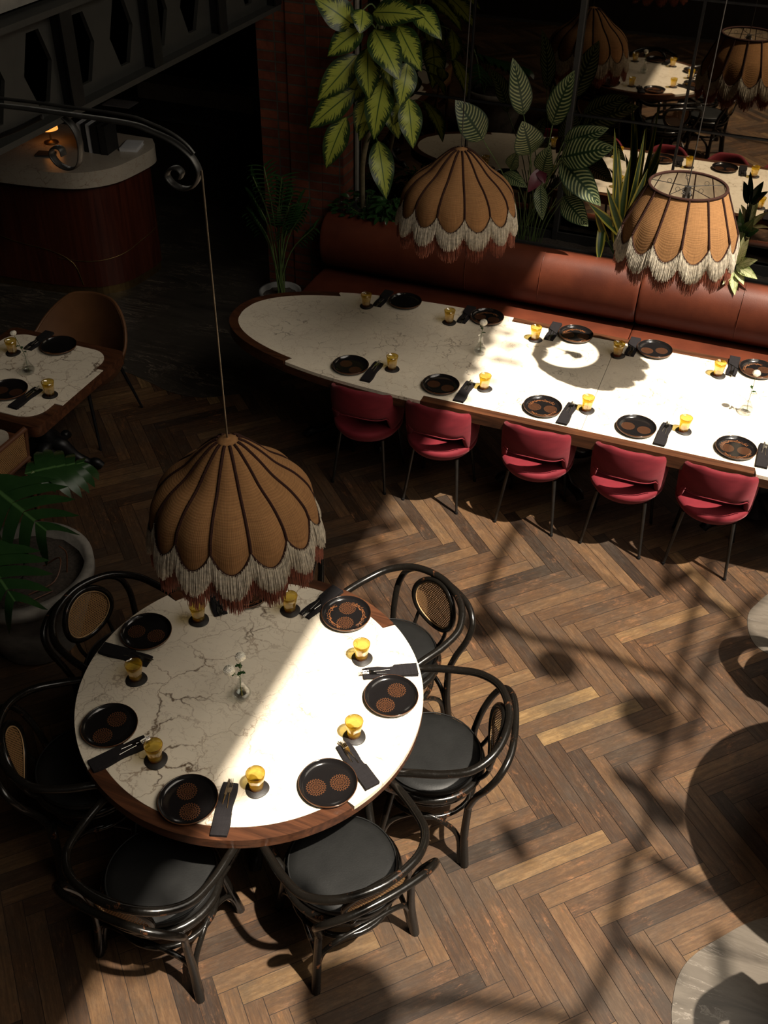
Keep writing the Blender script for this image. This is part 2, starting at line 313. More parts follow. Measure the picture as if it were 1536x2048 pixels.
# ------------------------------------------------------------------ mesh helpers
class MB:
    def __init__(s): s.v = []; s.f = []; s.uv = []; s.sm = []; s.a = []
    def add(s, vs, fs, uvs=None, smooth=False, att=0.0):
        o = len(s.v); s.v += [tuple(x) for x in vs]
        for i, f in enumerate(fs):
            s.f.append([o + k for k in f]); s.sm.append(smooth); s.a.append(att)
            s.uv.append([uvs[k] for k in f] if uvs else [(0, 0)] * len(f))
    def box(s, x0, x1, y0, y1, z0, z1, M=None):
        vs = [Vector((x, y, z)) for z in (z0, z1) for y in (y0, y1) for x in (x0, x1)]
        if M: vs = [M @ v for v in vs]
        s.add(vs, [(0, 2, 3, 1), (4, 5, 7, 6), (0, 1, 5, 4), (2, 6, 7, 3), (0, 4, 6, 2), (1, 3, 7, 5)])
    def prism(s, poly, z0, z1, top=True, bottom=True, smooth=False):
        n = len(poly)
        a = sum(poly[i][0] * poly[(i + 1) % n][1] - poly[(i + 1) % n][0] * poly[i][1] for i in range(n))
        if a < 0: poly = poly[::-1]
        vs = [(x, y, z0) for x, y in poly] + [(x, y, z1) for x, y in poly]
        s.add(vs, [(i, (i + 1) % n, n + (i + 1) % n, n + i) for i in range(n)], smooth=smooth)
        if top: s.add([(x, y, z1) for x, y in poly], [tuple(range(n))])
        if bottom: s.add([(x, y, z0) for x, y in poly], [tuple(range(n))[::-1]])
    def tube(s, pts, r, seg=8, sub=0, closed=False, cap=True, flat=None):
        pts = [Vector(p) for p in pts]
        if not hasattr(r, '__len__'): r = [r] * len(pts)
        if sub: pts, r = smooth_path(pts, r, sub, closed)
        n = len(pts); rings = []; prev = None; L = 0; vs = []; uvs = []
        for i in range(n):
            if closed: t = pts[(i + 1) % n] - pts[i - 1]
            else: t = pts[min(i + 1, n - 1)] - pts[max(i - 1, 0)]
            t.normalize()
            if prev is None:
                u = t.orthogonal().normalized() if abs(t.z) > .99 else t.cross(Vector((0, 0, 1))).normalized()
            else: u = (prev - t * prev.dot(t)).normalized()
            prev = u; w_ = t.cross(u)
            if i: L += (pts[i] - pts[i - 1]).length
            for k in range(seg):
                a = 2 * PI * k / seg; fu, fw = flat or (1, 1)
                vs.append(pts[i] + (u * math.cos(a) * fu + w_ * math.sin(a) * fw) * r[i]); uvs.append((L, k / seg * .05))
        fs = []
        for i in range(n if closed else n - 1):
            j = (i + 1) % n
            for k in range(seg):
                fs.append((i * seg + k, i * seg + (k + 1) % seg, j * seg + (k + 1) % seg, j * seg + k))
        s.add(vs, fs, uvs, smooth=True)
        if cap and not closed:
            s.add(vs[:seg], [tuple(range(seg))[::-1]]); s.add(vs[-seg:], [tuple(range(seg))])
    def lathe(s, prof, seg=24, c=(0, 0, 0), smooth=True, sx=1, sy=1, wob=None):
        vs = []; uvs = []; fs = []; n = len(prof)
        for i, (r, z) in enumerate(prof):
            for k in range(seg):
                a = 2 * PI * k / seg; q = wob(a) if wob else 1
                vs.append((c[0] + r * q * sx * math.cos(a), c[1] + r * q * sy * math.sin(a), c[2] + z)); uvs.append((k / seg, z))
        for i in range(n - 1):
            for k in range(seg):
                fs.append((i * seg + k, i * seg + (k + 1) % seg, (i + 1) * seg + (k + 1) % seg, (i + 1) * seg + k))
        s.add(vs, fs, uvs, smooth)
        if prof[0][0] > 1e-5: s.add(vs[:seg], [tuple(range(seg))[::-1]], smooth=False)
        if prof[-1][0] > 1e-5: s.add(vs[-seg:], [tuple(range(seg))], smooth=False)
    def grid(s, P, uvs=None, smooth=True, closed_u=False, flip=False):
        R = len(P); C = len(P[0]); vs = [p for row in P for p in row]; fs = []
        for i in range(R - 1):
            for j in range(C if closed_u else C - 1):
                k = (j + 1) % C
                q = (i * C + j, i * C + k, (i + 1) * C + k, (i + 1) * C + j)
                fs.append(q[::-1] if flip else q)
        s.add(vs, fs, [u for row in uvs for u in row] if uvs else None, smooth)
    def xf(s, M):
        s.v = [tuple(M @ Vector(p)) for p in s.v]; return s
    def mesh(s, name, mat):
        me = bpy.data.meshes.new(name); me.from_pydata(s.v, [], s.f)
        uvl = me.uv_layers.new(name='uv'); i = 0; flat = []
        for u in s.uv:
            for q in u: flat += [q[0], q[1]]
        uvl.data.foreach_set('uv', flat)
        me.polygons.foreach_set('use_smooth', s.sm)
        if any(s.a):
            at = me.attributes.new('tone', 'FLOAT', 'FACE'); at.data.foreach_set('value', s.a)
        me.materials.append(mat); me.update()
        return me

def smooth_path(pts, r, sub, closed=False):
    out = []; ro = []; n = len(pts)
    rng = range(n) if closed else range(n - 1)
    for i in rng:
        if closed: p0, p1, p2, p3 = pts[i - 1], pts[i], pts[(i + 1) % n], pts[(i + 2) % n]; r1, r2 = r[i], r[(i + 1) % n]
        else:
            p1, p2 = pts[i], pts[i + 1]; p0 = pts[i - 1] if i else p1 * 2 - p2; p3 = pts[i + 2] if i + 2 < n else p2 * 2 - p1; r1, r2 = r[i], r[i + 1]
        for k in range(sub):
            t = k / sub
            out.append(.5 * ((2 * p1) + (p2 - p0) * t + (2 * p0 - 5 * p1 + 4 * p2 - p3) * t * t + (3 * p1 - p0 - 3 * p2 + p3) * t ** 3)); ro.append(r1 + (r2 - r1) * t)
    if not closed: out.append(pts[-1]); ro.append(r[-1])
    return out, ro

def part(name, mb, mat, parent=None, label=None, bevel=0, bseg=2):
    o = bpy.data.objects.new(name, mb.mesh(name, MT[mat] if isinstance(mat, str) else mat)); col.objects.link(o)
    if parent: o.parent = parent
    if label: o['label'] = label
    if bevel:
        b = o.modifiers.new('b', 'BEVEL'); b.width = bevel; b.segments = bseg; b.limit_method = 'ANGLE'; b.angle_limit = math.radians(40)
    return o
def struct(name, mb, mat, bevel=0):
    o = part(name, mb, mat, bevel=bevel); o['kind'] = 'structure'; return o
def tag(o, label, cat, group=None):
    o['label'] = label; o['category'] = cat
    if group: o['group'] = group
    return o
def thing(name, label, cat, loc=(0, 0, 0), rz=0, group=None):
    o = bpy.data.objects.new(name, None); col.objects.link(o); o.empty_display_size = .05
    o.location = loc; o.rotation_euler = (0, 0, rz)
    return tag(o, label, cat, group)
KIDS = {}
def copy_tree(o, parent=None):
    c = o.copy(); col.objects.link(c); c.parent = parent
    for ch in [x for x in bpy.data.objects if x.parent == o]: copy_tree(ch, c)
    return c
def place(proto, used, loc, rz, label, group=None):
    o = proto if not used else copy_tree(proto)
    o.location = loc; o.rotation_euler = (0, 0, rz); o['label'] = label
    if group: o['group'] = group
    return o
def tri(o): return o

# ------------------------------------------------------------------ the room
def planks():
    b = MB(); L, W = .61, .0825; u = Vector((1, 1, 0)).normalized(); v = Vector((1, -1, 0)).normalized(); O = Vector((1.256, .844, 0))
    g = .0013; rnd = random.Random(3); n = 0
    for i in range(-75, 76):
        for j in range(-9, 9):
            base = O + (u * W + v * W) * i + (u * -L + v * L) * j
            for kind in (0, 1):
                if kind == 0: o, a, c = base, u, v
                else: o, a, c = base + v * W + u * W, v, -u
                ctr = o + a * L / 2 + c * W / 2
                if not (-6.9 < ctr.x < 6.9 and -4.9 < ctr.y < 7.9): continue
                if ctr.x < -1.5 and ctr.y > 3.9: continue
                q = [o + a * g + c * g, o + a * (L - g) + c * g, o + a * (L - g) + c * (W - g), o + a * g + c * (W - g)]
                r = rnd.random(); off = (rnd.random() * 50, rnd.random() * 50)
                tone = .12 + .72 * r if rnd.random() > .07 else rnd.choice((.05, .10, .15, .88, .93, .99))
                if kind == 0 and rnd.random() < .3: tone = min(1, tone + .12)
                uv = [(off[0], off[1]), (off[0] + L, off[1]), (off[0] + L, off[1] + W), (off[0], off[1] + W)]
                nz = (q[1] - q[0]).cross(q[2] - q[1]).z
                idx = (0, 1, 2, 3) if nz > 0 else (3, 2, 1, 0)
                b.add([(p.x, p.y, 0) for p in q], [idx], uv, att=max(.001, tone))
    return b
# planted accents seen in the photograph: paler replacement planks are covered by the random tones
struct('floor', planks(), 'planks')
b = MB(); b.box(-7, 7, -5, 8, -.1, -.003); struct('floor_base', b, 'sub')
def curve2(pts, sub=6, closed=False):
    p, _ = smooth_path([Vector((x, y, 0)) for x, y in pts], [0] * len(pts), sub, closed)
    return [(q.x, q.y) for q in p]
edge = curve2([(-7, 2.6), (-5, 2.45), (-3.57, 2.70), (-3.1, 2.98), (-2.75, 3.1), (-2.44, 3.04), (-2.2, 2.98), (-1.92, 3.03), (-1.6, 3.35), (-1.5, 4.0)])
b = MB(); b.prism(edge + [(-1.5, 7.9), (-7, 7.9)], 0, .003, bottom=False); struct('floor_marble', b, 'stone_dark')
e1 = curve2([(3.4, 2.75), (2.6, 2.62), (2.25, 2.48), (2.10, 2.25), (2.07, 2.11), (2.11, 1.95), (2.21, 1.87), (2.5, 1.8), (3.4, 1.75)])
b = MB(); b.prism(e1, 0, .003, bottom=False); struct('floor_stone', b, 'stone_grey')
e2 = curve2([(3.4, .5), (2.7, .38), (2.34, .24), (2.15, .06), (2.03, -.11), (2.005, -.28), (2.04, -.45), (2.2, -.75), (2.6, -1.1), (3.4, -1.2)])
b = MB(); b.prism(e2, 0, .003, bottom=False); struct('floor_stone', b, 'stone_grey')

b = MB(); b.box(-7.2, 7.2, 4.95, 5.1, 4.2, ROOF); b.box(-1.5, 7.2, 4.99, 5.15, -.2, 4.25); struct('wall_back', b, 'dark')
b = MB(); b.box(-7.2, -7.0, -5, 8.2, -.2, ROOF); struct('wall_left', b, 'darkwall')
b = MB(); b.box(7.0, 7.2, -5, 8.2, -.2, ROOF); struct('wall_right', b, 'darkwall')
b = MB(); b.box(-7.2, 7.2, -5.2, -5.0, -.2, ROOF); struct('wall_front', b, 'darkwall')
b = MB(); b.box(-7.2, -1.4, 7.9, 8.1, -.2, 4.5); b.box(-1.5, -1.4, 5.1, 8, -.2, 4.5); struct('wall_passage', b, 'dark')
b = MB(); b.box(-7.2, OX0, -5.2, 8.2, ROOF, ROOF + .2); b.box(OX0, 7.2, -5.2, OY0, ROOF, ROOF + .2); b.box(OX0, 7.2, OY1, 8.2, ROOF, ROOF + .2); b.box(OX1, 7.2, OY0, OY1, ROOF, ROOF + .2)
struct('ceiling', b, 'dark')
# smoked mirror wall in panes with thin bars
b = MB(); b.box(-1.48, 3.6, 4.95, 4.985, .3, 4.2); struct('window_1', b, 'mirror')
b = MB()
for z in (1.78, 2.605, 3.4): b.box(-1.48, 3.6, 4.935, 4.949, z - .006, z + .006)
for x, wd in ((-.62, .006), (.93, .009), (2.4, .009)): b.box(x - wd, x + wd, 4.93, 4.949, .3, 4.2)
struct('trim_1', b, 'iron')
b = MB(); b.box(.13, .165, 4.90, 4.949, .3, 4.2); struct('trim_2', b, 'dark')
b = MB(); b.box(-1.512, -1.497, 4.90, 4.95, 0, 4.2); struct('trim_3', b, 'plaster')
# brick pier
b = MB(); b.box(-2.23, -1.98, 4.71, 5.4, 0, 4.2); b.box(-1.975, -1.715, 4.69, 5.4, 0, 4.2); b.box(-1.71, -1.53, 4.70, 5.4, 0, 4.2); struct('wall_pier', b, 'brick')
# mezzanine slab, its edge beam with hexagonal openings
b = MB(); b.box(-7, -2.0 - .02, -5, 4.7, 2.92, 3.12); b.box(-7, -2.25, 4.7, 7.9, 2.92, 3.12); struct('ceiling_mezzanine', b, 'plaster')

def beam():
    root = thing('perforated_steel_beam', 'grey perforated steel beam with hexagonal openings under the mezzanine edge, top left', 'beam', (-2.0, 1.2, 2.37))
    # web: built as strips around hexagonal openings (local x=0 plane, y along)
    b = MB(); z0, z1 = .03, .50; pitch = .385; hh = .175; t = .012; y = -3.4
    while y < 3.3:
        yc = y + pitch / 2; zm = (z0 + z1) / 2
        hx = [(yc - .115, zm - .01), (yc - .04, zm + hh), (yc + .06, zm + hh), (yc + .125, zm + .01), (yc + .05, zm - hh), (yc - .04, zm - hh)]
        ou = [(y, zm), (y, z1), (yc + .01, z1), (y + pitch, z1), (y + pitch, zm), (y + pitch, z0), (yc, z0), (y, z0)]
        # quads between outline and hexagon
        prs = [(ou[0], ou[1], hx[1], hx[0]), (ou[1], ou[3], hx[2], hx[1]), (ou[3], ou[4], hx[3], hx[2]), (ou[4], ou[5], hx[4], hx[3]), (ou[5], ou[7], hx[5], hx[4]), (ou[7], ou[0], hx[0], hx[5])]
        for q in prs:
            vs = [(t, p[0], p[1]) for p in q] + [(-t, p[0], p[1]) for p in q]
            b.add(vs, [(3, 2, 1, 0), (4, 5, 6, 7), (2, 3, 7, 6)])
        y += pitch
    part('web', b, 'steel', root)
    b = MB(); b.box(-.09, .09, -3.4, 3.3, 0, .03); part('bottom_flange', b, 'steel', root)
    b = MB(); b.box(-.09, .09, -3.4, 3.3, .50, .53); part('top_flange', b, 'steel', root)
    y = .81 - .81 * 4
    while y < 3.3:
        b = MB(); b.box(0, .085, y - .006, y + .006, .03, .50); b.box(.075, .087, y - .02, y + .08, .03, .50); part('stiffener', b, 'iron', root); y += .81
beam()

# ------------------------------------------------------------------ tables
def rounded(x0, x1, y0, y1, r, n=8):
    P = []
    for cx, cy, a0 in ((x1 - r, y1 - r, 0), (x0 + r, y1 - r, 90), (x0 + r, y0 + r, 180), (x1 - r, y0 + r, 270)):
        for i in range(n + 1):
            a = math.radians(a0 + 90 * i / n); P.append((cx + r * math.cos(a), cy + r * math.sin(a)))
    return P
def cast_base(root, x, y, h, n=3, rot=0.0, reach=.38, nm='pedestal'):
    b = MB(); prof = [(.11, .06), (.085, .12), (.05, .17), (.045, .22), (.075, .25), (.05, .29), (.04, .36), (.038, h - .2), (.055, h - .16), (.05, h - .1), (.13, h - .02), (.15, h)]
    b.lathe(prof, 20, (x, y, 0)); part(nm, b, 'iron', root)
    for k in range(n):
        a = rot + 2 * PI * k / n; c, s_ = math.cos(a), math.sin(a)
        b = MB(); b.tube([(x + c * d, y + s_ * d, z) for d, z in ((.03, .2), (.09, .19), (.17, .10), (.26, .055), (reach - .04, .06), (reach, .028))], [.045, .05, .035, .026, .032, .027], 10, 4); part('foot', b, 'iron', root)

# round table
rt = thing('round_table', 'big round cream marble dining table edged in dark wood, ringed by black bentwood chairs', 'table', (0, 0, 0))
N = 180
wood_arcs = [(-124, -32), (55, 148)]
def inwood(d): return any(a <= ((d + 180) % 360) - 180 <= c for a, c in wood_arcs)
b = MB(); P = [(.75 * math.cos(2 * PI * i / N), .75 * math.sin(2 * PI * i / N)) for i in range(N)]
b.prism(P, .700, .728); P2 = [(x * .975, y * .975) for x, y in P]; b.prism(P2, .672, .700, top=False)
o = part('wood_underframe', b, 'tablewood', rt)
mp = []
for i in range(N * 2):
    d = -180 + i; mp.append(((.690 if inwood(d) else .749) * math.cos(math.radians(d)), (.690 if inwood(d) else .749) * math.sin(math.radians(d))))
b = MB(); b.prism(mp, .728, .75); part('marble_top', b, 'marble', rt)
for a, c in wood_arcs:
    P = [(.691 * math.cos(math.radians(d)), .691 * math.sin(math.radians(d))) for d in range(a, c + 1)] + [(.75 * math.cos(math.radians(d)), .75 * math.sin(math.radians(d))) for d in range(c, a - 1, -1)]
    b = MB(); b.prism(P, .728, .7505); part('wood_edge_inlay', b, 'tablewood', rt)
cast_base(rt, 0, 0, .68, 4, .4, .42)

# long oval-ended table
lt = thing('long_table', 'long cream marble table with one rounded end before the leather bench', 'table', (0, 0, 0))
xc, A_, B_, YC, nn = -.05, 1.63, .628, 3.10, 2.25
def oval(s, x1=3.0, inset=0.0, xs=None):
    P = []
    for i in range(0, 61):
        th = PI / 2 + PI * i / 60
        c, q = math.cos(th), math.sin(th)
        P.append((xc - (A_ - inset) * abs(c) ** (2 / nn), YC + (B_ - inset) * (1 if q > 0 else -1) * abs(q) ** (2 / nn)))
    return P          # from back straight, round the left end, to the front straight
out = oval(0); ins = oval(0, inset=.062)
b = MB(); b.prism(out + [(3.0, YC - B_), (3.0, YC + B_)], .672, .728); part('wood_underframe', b, 'tablewood', lt, bevel=.004)
def clipm(x0, x1):
    # marble outline between x0 and x1, choosing the full or inset edge by position
    top = []; bot = []
    n = 160
    for i in range(n + 1):
        x = x0 + (x1 - x0) * i / n
        def yy(ins_): 
            if x >= xc: return B_ - ins_
            q = abs((x - xc) / (A_ - ins_)); 
            return 0 if q >= 1 else (B_ - ins_) * (1 - q ** nn) ** (1 / nn)
        fb = 0.001 if -1.1 < x < .16 else .062
        ff = .001 if (-1.06 < x < -.09 or x > 1.9) else .062
        top.append((x, YC + yy(fb))); bot.append((x, YC - yy(ff)))
    return bot + top[::-1]
b = MB(); b.prism(clipm(xc - (A_ - .062) + .0005, .897), .728, .75); part('marble_slab', b, 'marble2', lt)
b = MB(); b.prism(clipm(.900, 3.0), .728, .75); part('marble_slab', b, 'marble2', lt)
def strip(sgn, x0, x1, n=50):
    a = []; c = []
    for i in range(n + 1):
        x = x0 + (x1 - x0) * i / n
        def yy(ins_):
            if x >= xc: return B_ - ins_
            q = abs((x - xc) / (A_ - ins_)); return 0 if q >= 1 else (B_ - ins_) * (1 - q ** nn) ** (1 / nn)
        a.append((x, YC + sgn * yy(0))); c.append((x, YC + sgn * yy(.0625)))
    return a + c[::-1]
b = MB(); b.prism(strip(-1, -.089, 1.899), .728, .7505); b.prism(strip(1, .161, 3.0), .728, .7505)
# the left end ring
o1 = [p for p in oval(0) if p[0] < -1.06 or (p[0] < -1.1)]; i1 = [p for p in oval(0, inset=.0625)]
def endring():
    P = []; Q = []
    for i in range(81):
        th = PI / 2 + PI * i / 80; c, q = math.cos(th), math.sin(th)
        p = (xc - A_ * abs(c) ** (2 / nn), YC + B_ * (1 if q > 0 else -1) * abs(q) ** (2 / nn)); r = (xc - (A_ - .0625) * abs(c) ** (2 / nn), YC + (B_ - .0625) * (1 if q > 0 else -1) * abs(q) ** (2 / nn))
        if (p[1] > YC and p[0] < -1.1) or (p[1] <= YC and p[0] < -1.06): P.append(p); Q.append(r)
    return P + Q[::-1]
b.prism(endring(), .728, .7505); part('wood_edge_inlay', b, 'tablewood', lt)
for x in (-.75, .65, 2.0): cast_base(lt, x, 3.1, .68, 4, PI / 4, .40)

# small table at the left
sm = thing('small_table', 'small cream marble table with rounded corners and iron foot, left edge of the view', 'table', (0, 0, 0))
x0, x1, y0, y1 = -2.95, -2.07, 1.34, 2.30
b = MB(); b.prism(rounded(x0, x1, y0, y1, .05), .672, .728); part('wood_underframe', b, 'tablewood', sm, bevel=.004)
b = MB()
P = rounded(x0 + .05, x1 - .06, y0 + .06, y1 - .06, .14, 10)
mp = [p for p in P]
mp = rounded(x0 + .05, x1 - .06, y0 + .06, y1 - .06, .14, 10)
q = 11
mp2 = mp[0:1] + [(x1 - .06, 2.06), (x1 - .002, 2.06), (x1 - .002, 1.62), (x1 - .06, 1.62)]
full = mp[1:] ; full = [mp[0]] + mp[1:]
poly = mp[:]            # starts at right edge top corner; last point is right edge bottom corner
poly = poly + [(x1 - .06, 1.60), (x1 - .002, 1.60), (x1 - .002, 2.04), (x1 - .06, 2.04)]
b.prism(poly, .728, .75); part('marble_top', b, 'marble', sm)
# wood surround: corner strips round the marble
b = MB(); b.prism(rounded(x0, x1, y0, y1, .05), .728, .7455); part('wood_edge_inlay', b, 'tablewood', sm)
cast_base(sm, -2.48, 1.86, .68, 4, .3, .34)
s2 = thing('small_table', 'marble-topped table behind the cane chair back, at the left edge of the view', 'table', (0, 0, 0))
b = MB(); b.prism(rounded(-2.95, -2.16, .40, 1.29, .05), .66, .71); part('wood_underframe', b, 'tablewood', s2, bevel=.004)
b = MB(); b.prism(rounded(-2.93, -2.18, .42, 1.27, .08), .71, .73); part('marble_top', b, 'stone_desk', s2); cast_base(s2, -2.6, .84, .66, 4, .3, .30)

# ------------------------------------------------------------------ tableware
def plate_proto(mat):
    b = MB()
    b.lathe([(.0, .006), (.07, .006), (.098, .008), (.108, .014), (.1135, .023), (.1165, .026), (.118, .024), (.115, .014), (.106, .003), (.09, 0.0), (0, 0)], 48)
    o = part('plate', b, mat); return o
PL = {k: tag(plate_proto('plate_' + k), '', 'plate') for k in ('plain', 'two', 'twig')}; PLU = {k: False for k in PL}
def plate(x, y, z, rz, kind, label, group='black glazed plates'):
    o = place(PL[kind], PLU[kind], (x, y, z), rz, label, group); PLU[kind] = True
def coaster_proto():
    b = MB(); b.lathe([(0, 0), (.046, 0), (.048, .002), (.046, .004), (0, .004)], 32, wob=lambda a: 1 + .035 * math.cos(3 * a + 1)); return tag(part('coaster', b, 'coaster'), '', 'coaster')
def glass_proto():
    r = thing('amber_glass', '', 'glass')
    b = MB(); b.lathe([(.0275, .008), (.029, .03), (.0335, .06), (.0385, .09), (.0372, .09), (.0322, .06), (.0278, .03), (.026, .016)], 28)
    b.f = b.f[:-2]; b.uv = b.uv[:-2]; b.sm = b.sm[:-2]; b.a = b.a[:-2]
    part('glass_wall', b, 'amber', r)
    b = MB(); b.lathe([(0, 0), (.026, 0), (.0275, .008), (.026, .0155), (0, .0155)], 28); part('glass_base', b, 'amberthick', r, label='thick darker amber glass base')
    b = MB(); b.tube([(.0379 * math.cos(2 * PI * i / 28), .0379 * math.sin(2 * PI * i / 28), .0898) for i in range(28)], .0009, 6, closed=True); part('rim', b, 'amberthick', r)
    return r
def napkin_proto():
    r = thing('napkin', '', 'napkin')
    b = MB(); L = .243; W = .064
    P = []
    nx = 14
    for j, wv in enumerate((-W / 2, -W / 2 + .003, -.01, .012, W / 2 - .003, W / 2)):
        row = []
        for i in range(nx + 1):
            u = -L / 2 + L * i / nx
            row.append((u, wv + .003 * math.sin(u * 40 + j), .009 + .0022 * math.sin(u * 55 + j * 1.3) + (.002 if 0 < j < 5 else -.002)))
        P.append(row)
    b.grid(P, flip=True)
    low = [[(p[0], p[1], .0004) for p in row] for row in P]; b.grid(low)
    for a_, c_, fl in ((P[0], low[0], True), (P[-1], low[-1], False)): b.grid([a_, c_], smooth=False, flip=fl)
    b.grid([[row[0] for row in P], [row[0] for row in low]], smooth=False); b.grid([[row[-1] for row in P], [row[-1] for row in low]], smooth=False, flip=True)
    part('linen', b, 'napkin', r)
    b = MB()      # diagonal folded pocket, lies over the outer two thirds
    v = [(-.035, -W / 2 - .001), (L / 2 + .001, -W / 2 - .001), (L / 2 + .001, W / 2 + .001), (.02, W / 2 + .001)]
    b.add([(x, y, .0165) for x, y in v] + [(x, y, .006) for x, y in v], [(0, 1, 2, 3), (0, 4, 5, 1), (1, 5, 6, 2), (2, 6, 7, 3), (3, 7, 4, 0), (7, 6, 5, 4)]); part('folded_pocket', b, 'napkin', r, bevel=.002)
    return r      # local +x points to the table's edge
def fork_proto():
    b = MB(); z = .0135
    b.tube([(0.06, 0, z), (-.04, 0, z), (-.062, 0, z - .001)], [.0035, .0028, .004], 6, 2, flat=(1, .45))
    b.add([(-.06, -.006, z), (-.06, .006, z), (-.078, .0105, z + .001), (-.085, .011, z + .001), (-.085, -.011, z + .001), (-.078, -.0105, z + .001)], [(0, 1, 2, 3, 4, 5)])
    for k in range(4):
        y = -.0093 + k * .0062; b.tube([(-.084, y, z + .001), (-.105, y * .97, z + .003), (-.124, y * .9, z + .0045)], [.0017, .0015, .0008], 5)
    return tag(part('fork', b, 'silver'), '', 'fork')
def knife_proto():
    b = MB(); z = .0135
    b.tube([(.06, 0, z), (-.05, 0, z)], [.004, .0035], 6, flat=(1, .5))
    v = [(-.05, -.004), (-.05, .006), (-.118, .0065), (-.128, -.003)]
    b.add([(x, y, z + .001) for x, y in v] + [(x, y, z - .0005) for x, y in v], [(0, 3, 2, 1), (4, 5, 6, 7), (0, 1, 5, 4), (1, 2, 6, 5), (2, 3, 7, 6), (3, 0, 4, 7)])
    return tag(part('knife', b, 'silver'), '', 'knife')
CP, GP, NP, FP, KP = coaster_proto(), glass_proto(), napkin_proto(), fork_proto(), knife_proto(); US = set()
def one(proto, key, loc, rz, label, group):
    o = place(proto, key in US, loc, rz, label, group); US.add(key); return o
def setting(px, py, prot, kind, nx, ny, nrot, gx, gy, where, adj=None, tz=.75, dxy=(0, 0)):
    """where: words that place this setting; plate at p, napkin at n, glass at g"""
    d = {'plain': 'plain black', 'two': 'black flower-patterned', 'twig': 'black plate with flowers and twigs,'}[kind]
    if kind == 'twig': plate(px, py, tz + .0005, prot, kind, 'black plate, flower discs and twigs, ' + where)
    elif kind == 'two': plate(px, py, tz + .0005, prot, kind, 'black plate with two flower discs, ' + where)
    else: plate(px, py, tz + .0005, prot, kind, 'plain glossy black plate, ' + where)
    one(NP, 'n', (nx, ny, tz), nrot, 'charcoal napkin, ' + where, 'charcoal napkins')
    c, s_ = math.cos(nrot), math.sin(nrot)
    one(FP, 'f', (nx - .009 * s_ - .012 * c, ny + .009 * c - .012 * s_, tz), nrot + .06, 'steel fork in napkin, ' + where, 'forks')
    one(KP, 'k', (nx + .012 * s_ - .012 * c, ny - .012 * c - .012 * s_, tz), nrot - .05, 'steel knife in napkin, ' + where, 'knives')
    one(CP, 'c', (gx + .003, gy - .003, tz + .0005), nrot + px, 'dark leather coaster, ' + where, 'leather coasters')
    one(GP, 'g', (gx, gy, tz + .005), nrot, 'amber glass tumbler, ' + where, 'amber glasses')
ROUND = [(168.5, 'two', 'at the upper left seat of the round table'), (-138, 'two', 'at the left seat of the round table'), (-87, 'two', 'at the lower left seat of the round table'),
         (-33.5, 'two', 'at the lower right seat of the round table'), (17.2, 'two', 'at the right seat of the round table'), (70, 'twig', 'at the upper right seat of the round table'), (119, 'twig', 'round table, under the fringed lamp')]
pr = {168.5: 200, -138: 100, -87: -40, -33.5: 50, 17.2: 95, 70: -60, 119: 10}
for a, k, wds in ROUND:
    A = math.radians(a); nA = math.radians(a + 14); gA = math.radians(a + 26); nd = nA - .1 * (1 if a in (-33.5,) else 0)
    setting(.61 * math.cos(A), .61 * math.sin(A), math.radians(pr[a]), k, .615 * math.cos(nA), .615 * math.sin(nA), nA + {17.2: -.05, -33.5: -.3, 70: -.2}.get(a, 0), .515 * math.cos(gA), .515 * math.sin(gA), wds)
NEARW = ['before the leftmost red chair on the long table', 'before the second red chair at the long table', 'before the middle red chair on the long table', 'before the fourth red chair at the long table', 'before the rightmost red chair on the long table']
for i, (x, k) in enumerate(((-.633, 'two'), (-.024, 'two'), (.629, 'twig'), (1.198, 'two'), (1.775, 'twig'))):
    gx = (-.382, .234, .882, 1.464, 2.02)[i]; nx = (-.483, .134, .783, 1.36, 1.93)[i]
    setting(x, 2.67, (-.3, .1, .35, .15, .3)[i], k, nx, 2.665, -PI / 2 + (.0, -.02, -.05, -.05, 0)[i], gx, 2.757, NEARW[i])
FARW = ['bench side of long table, nearest its rounded end', 'far side of long table, second from left', 'bench side of long table, by bright ring', 'bench side of long table, fourth from rounded end', 'bench side of long table, at right edge']
for i, (x, k) in enumerate(((-.611, 'plain'), (-.008, 'twig'), (.617, 'twig'), (1.148, 'two'), (1.81, 'twig'))):
    gx = (-.85, -.235, .373, .93, 1.578)[i]; nx = (-.777, -.155, .462, 1.005, 1.658)[i]
    setting(x, 3.632, PI + .2 * i, k, nx, 3.627, PI / 2, gx, 3.485, FARW[i])
setting(-2.49, 2.17, 1.0, 'plain', -2.66, 2.19, PI / 2, -2.725, 2.002, 'small left table, before the tan leather chair')
setting(-2.458, 1.60, .4, 'two', -2.316, 1.575, -PI / 2 - .05, -2.207, 1.669, 'near side of the small left table')

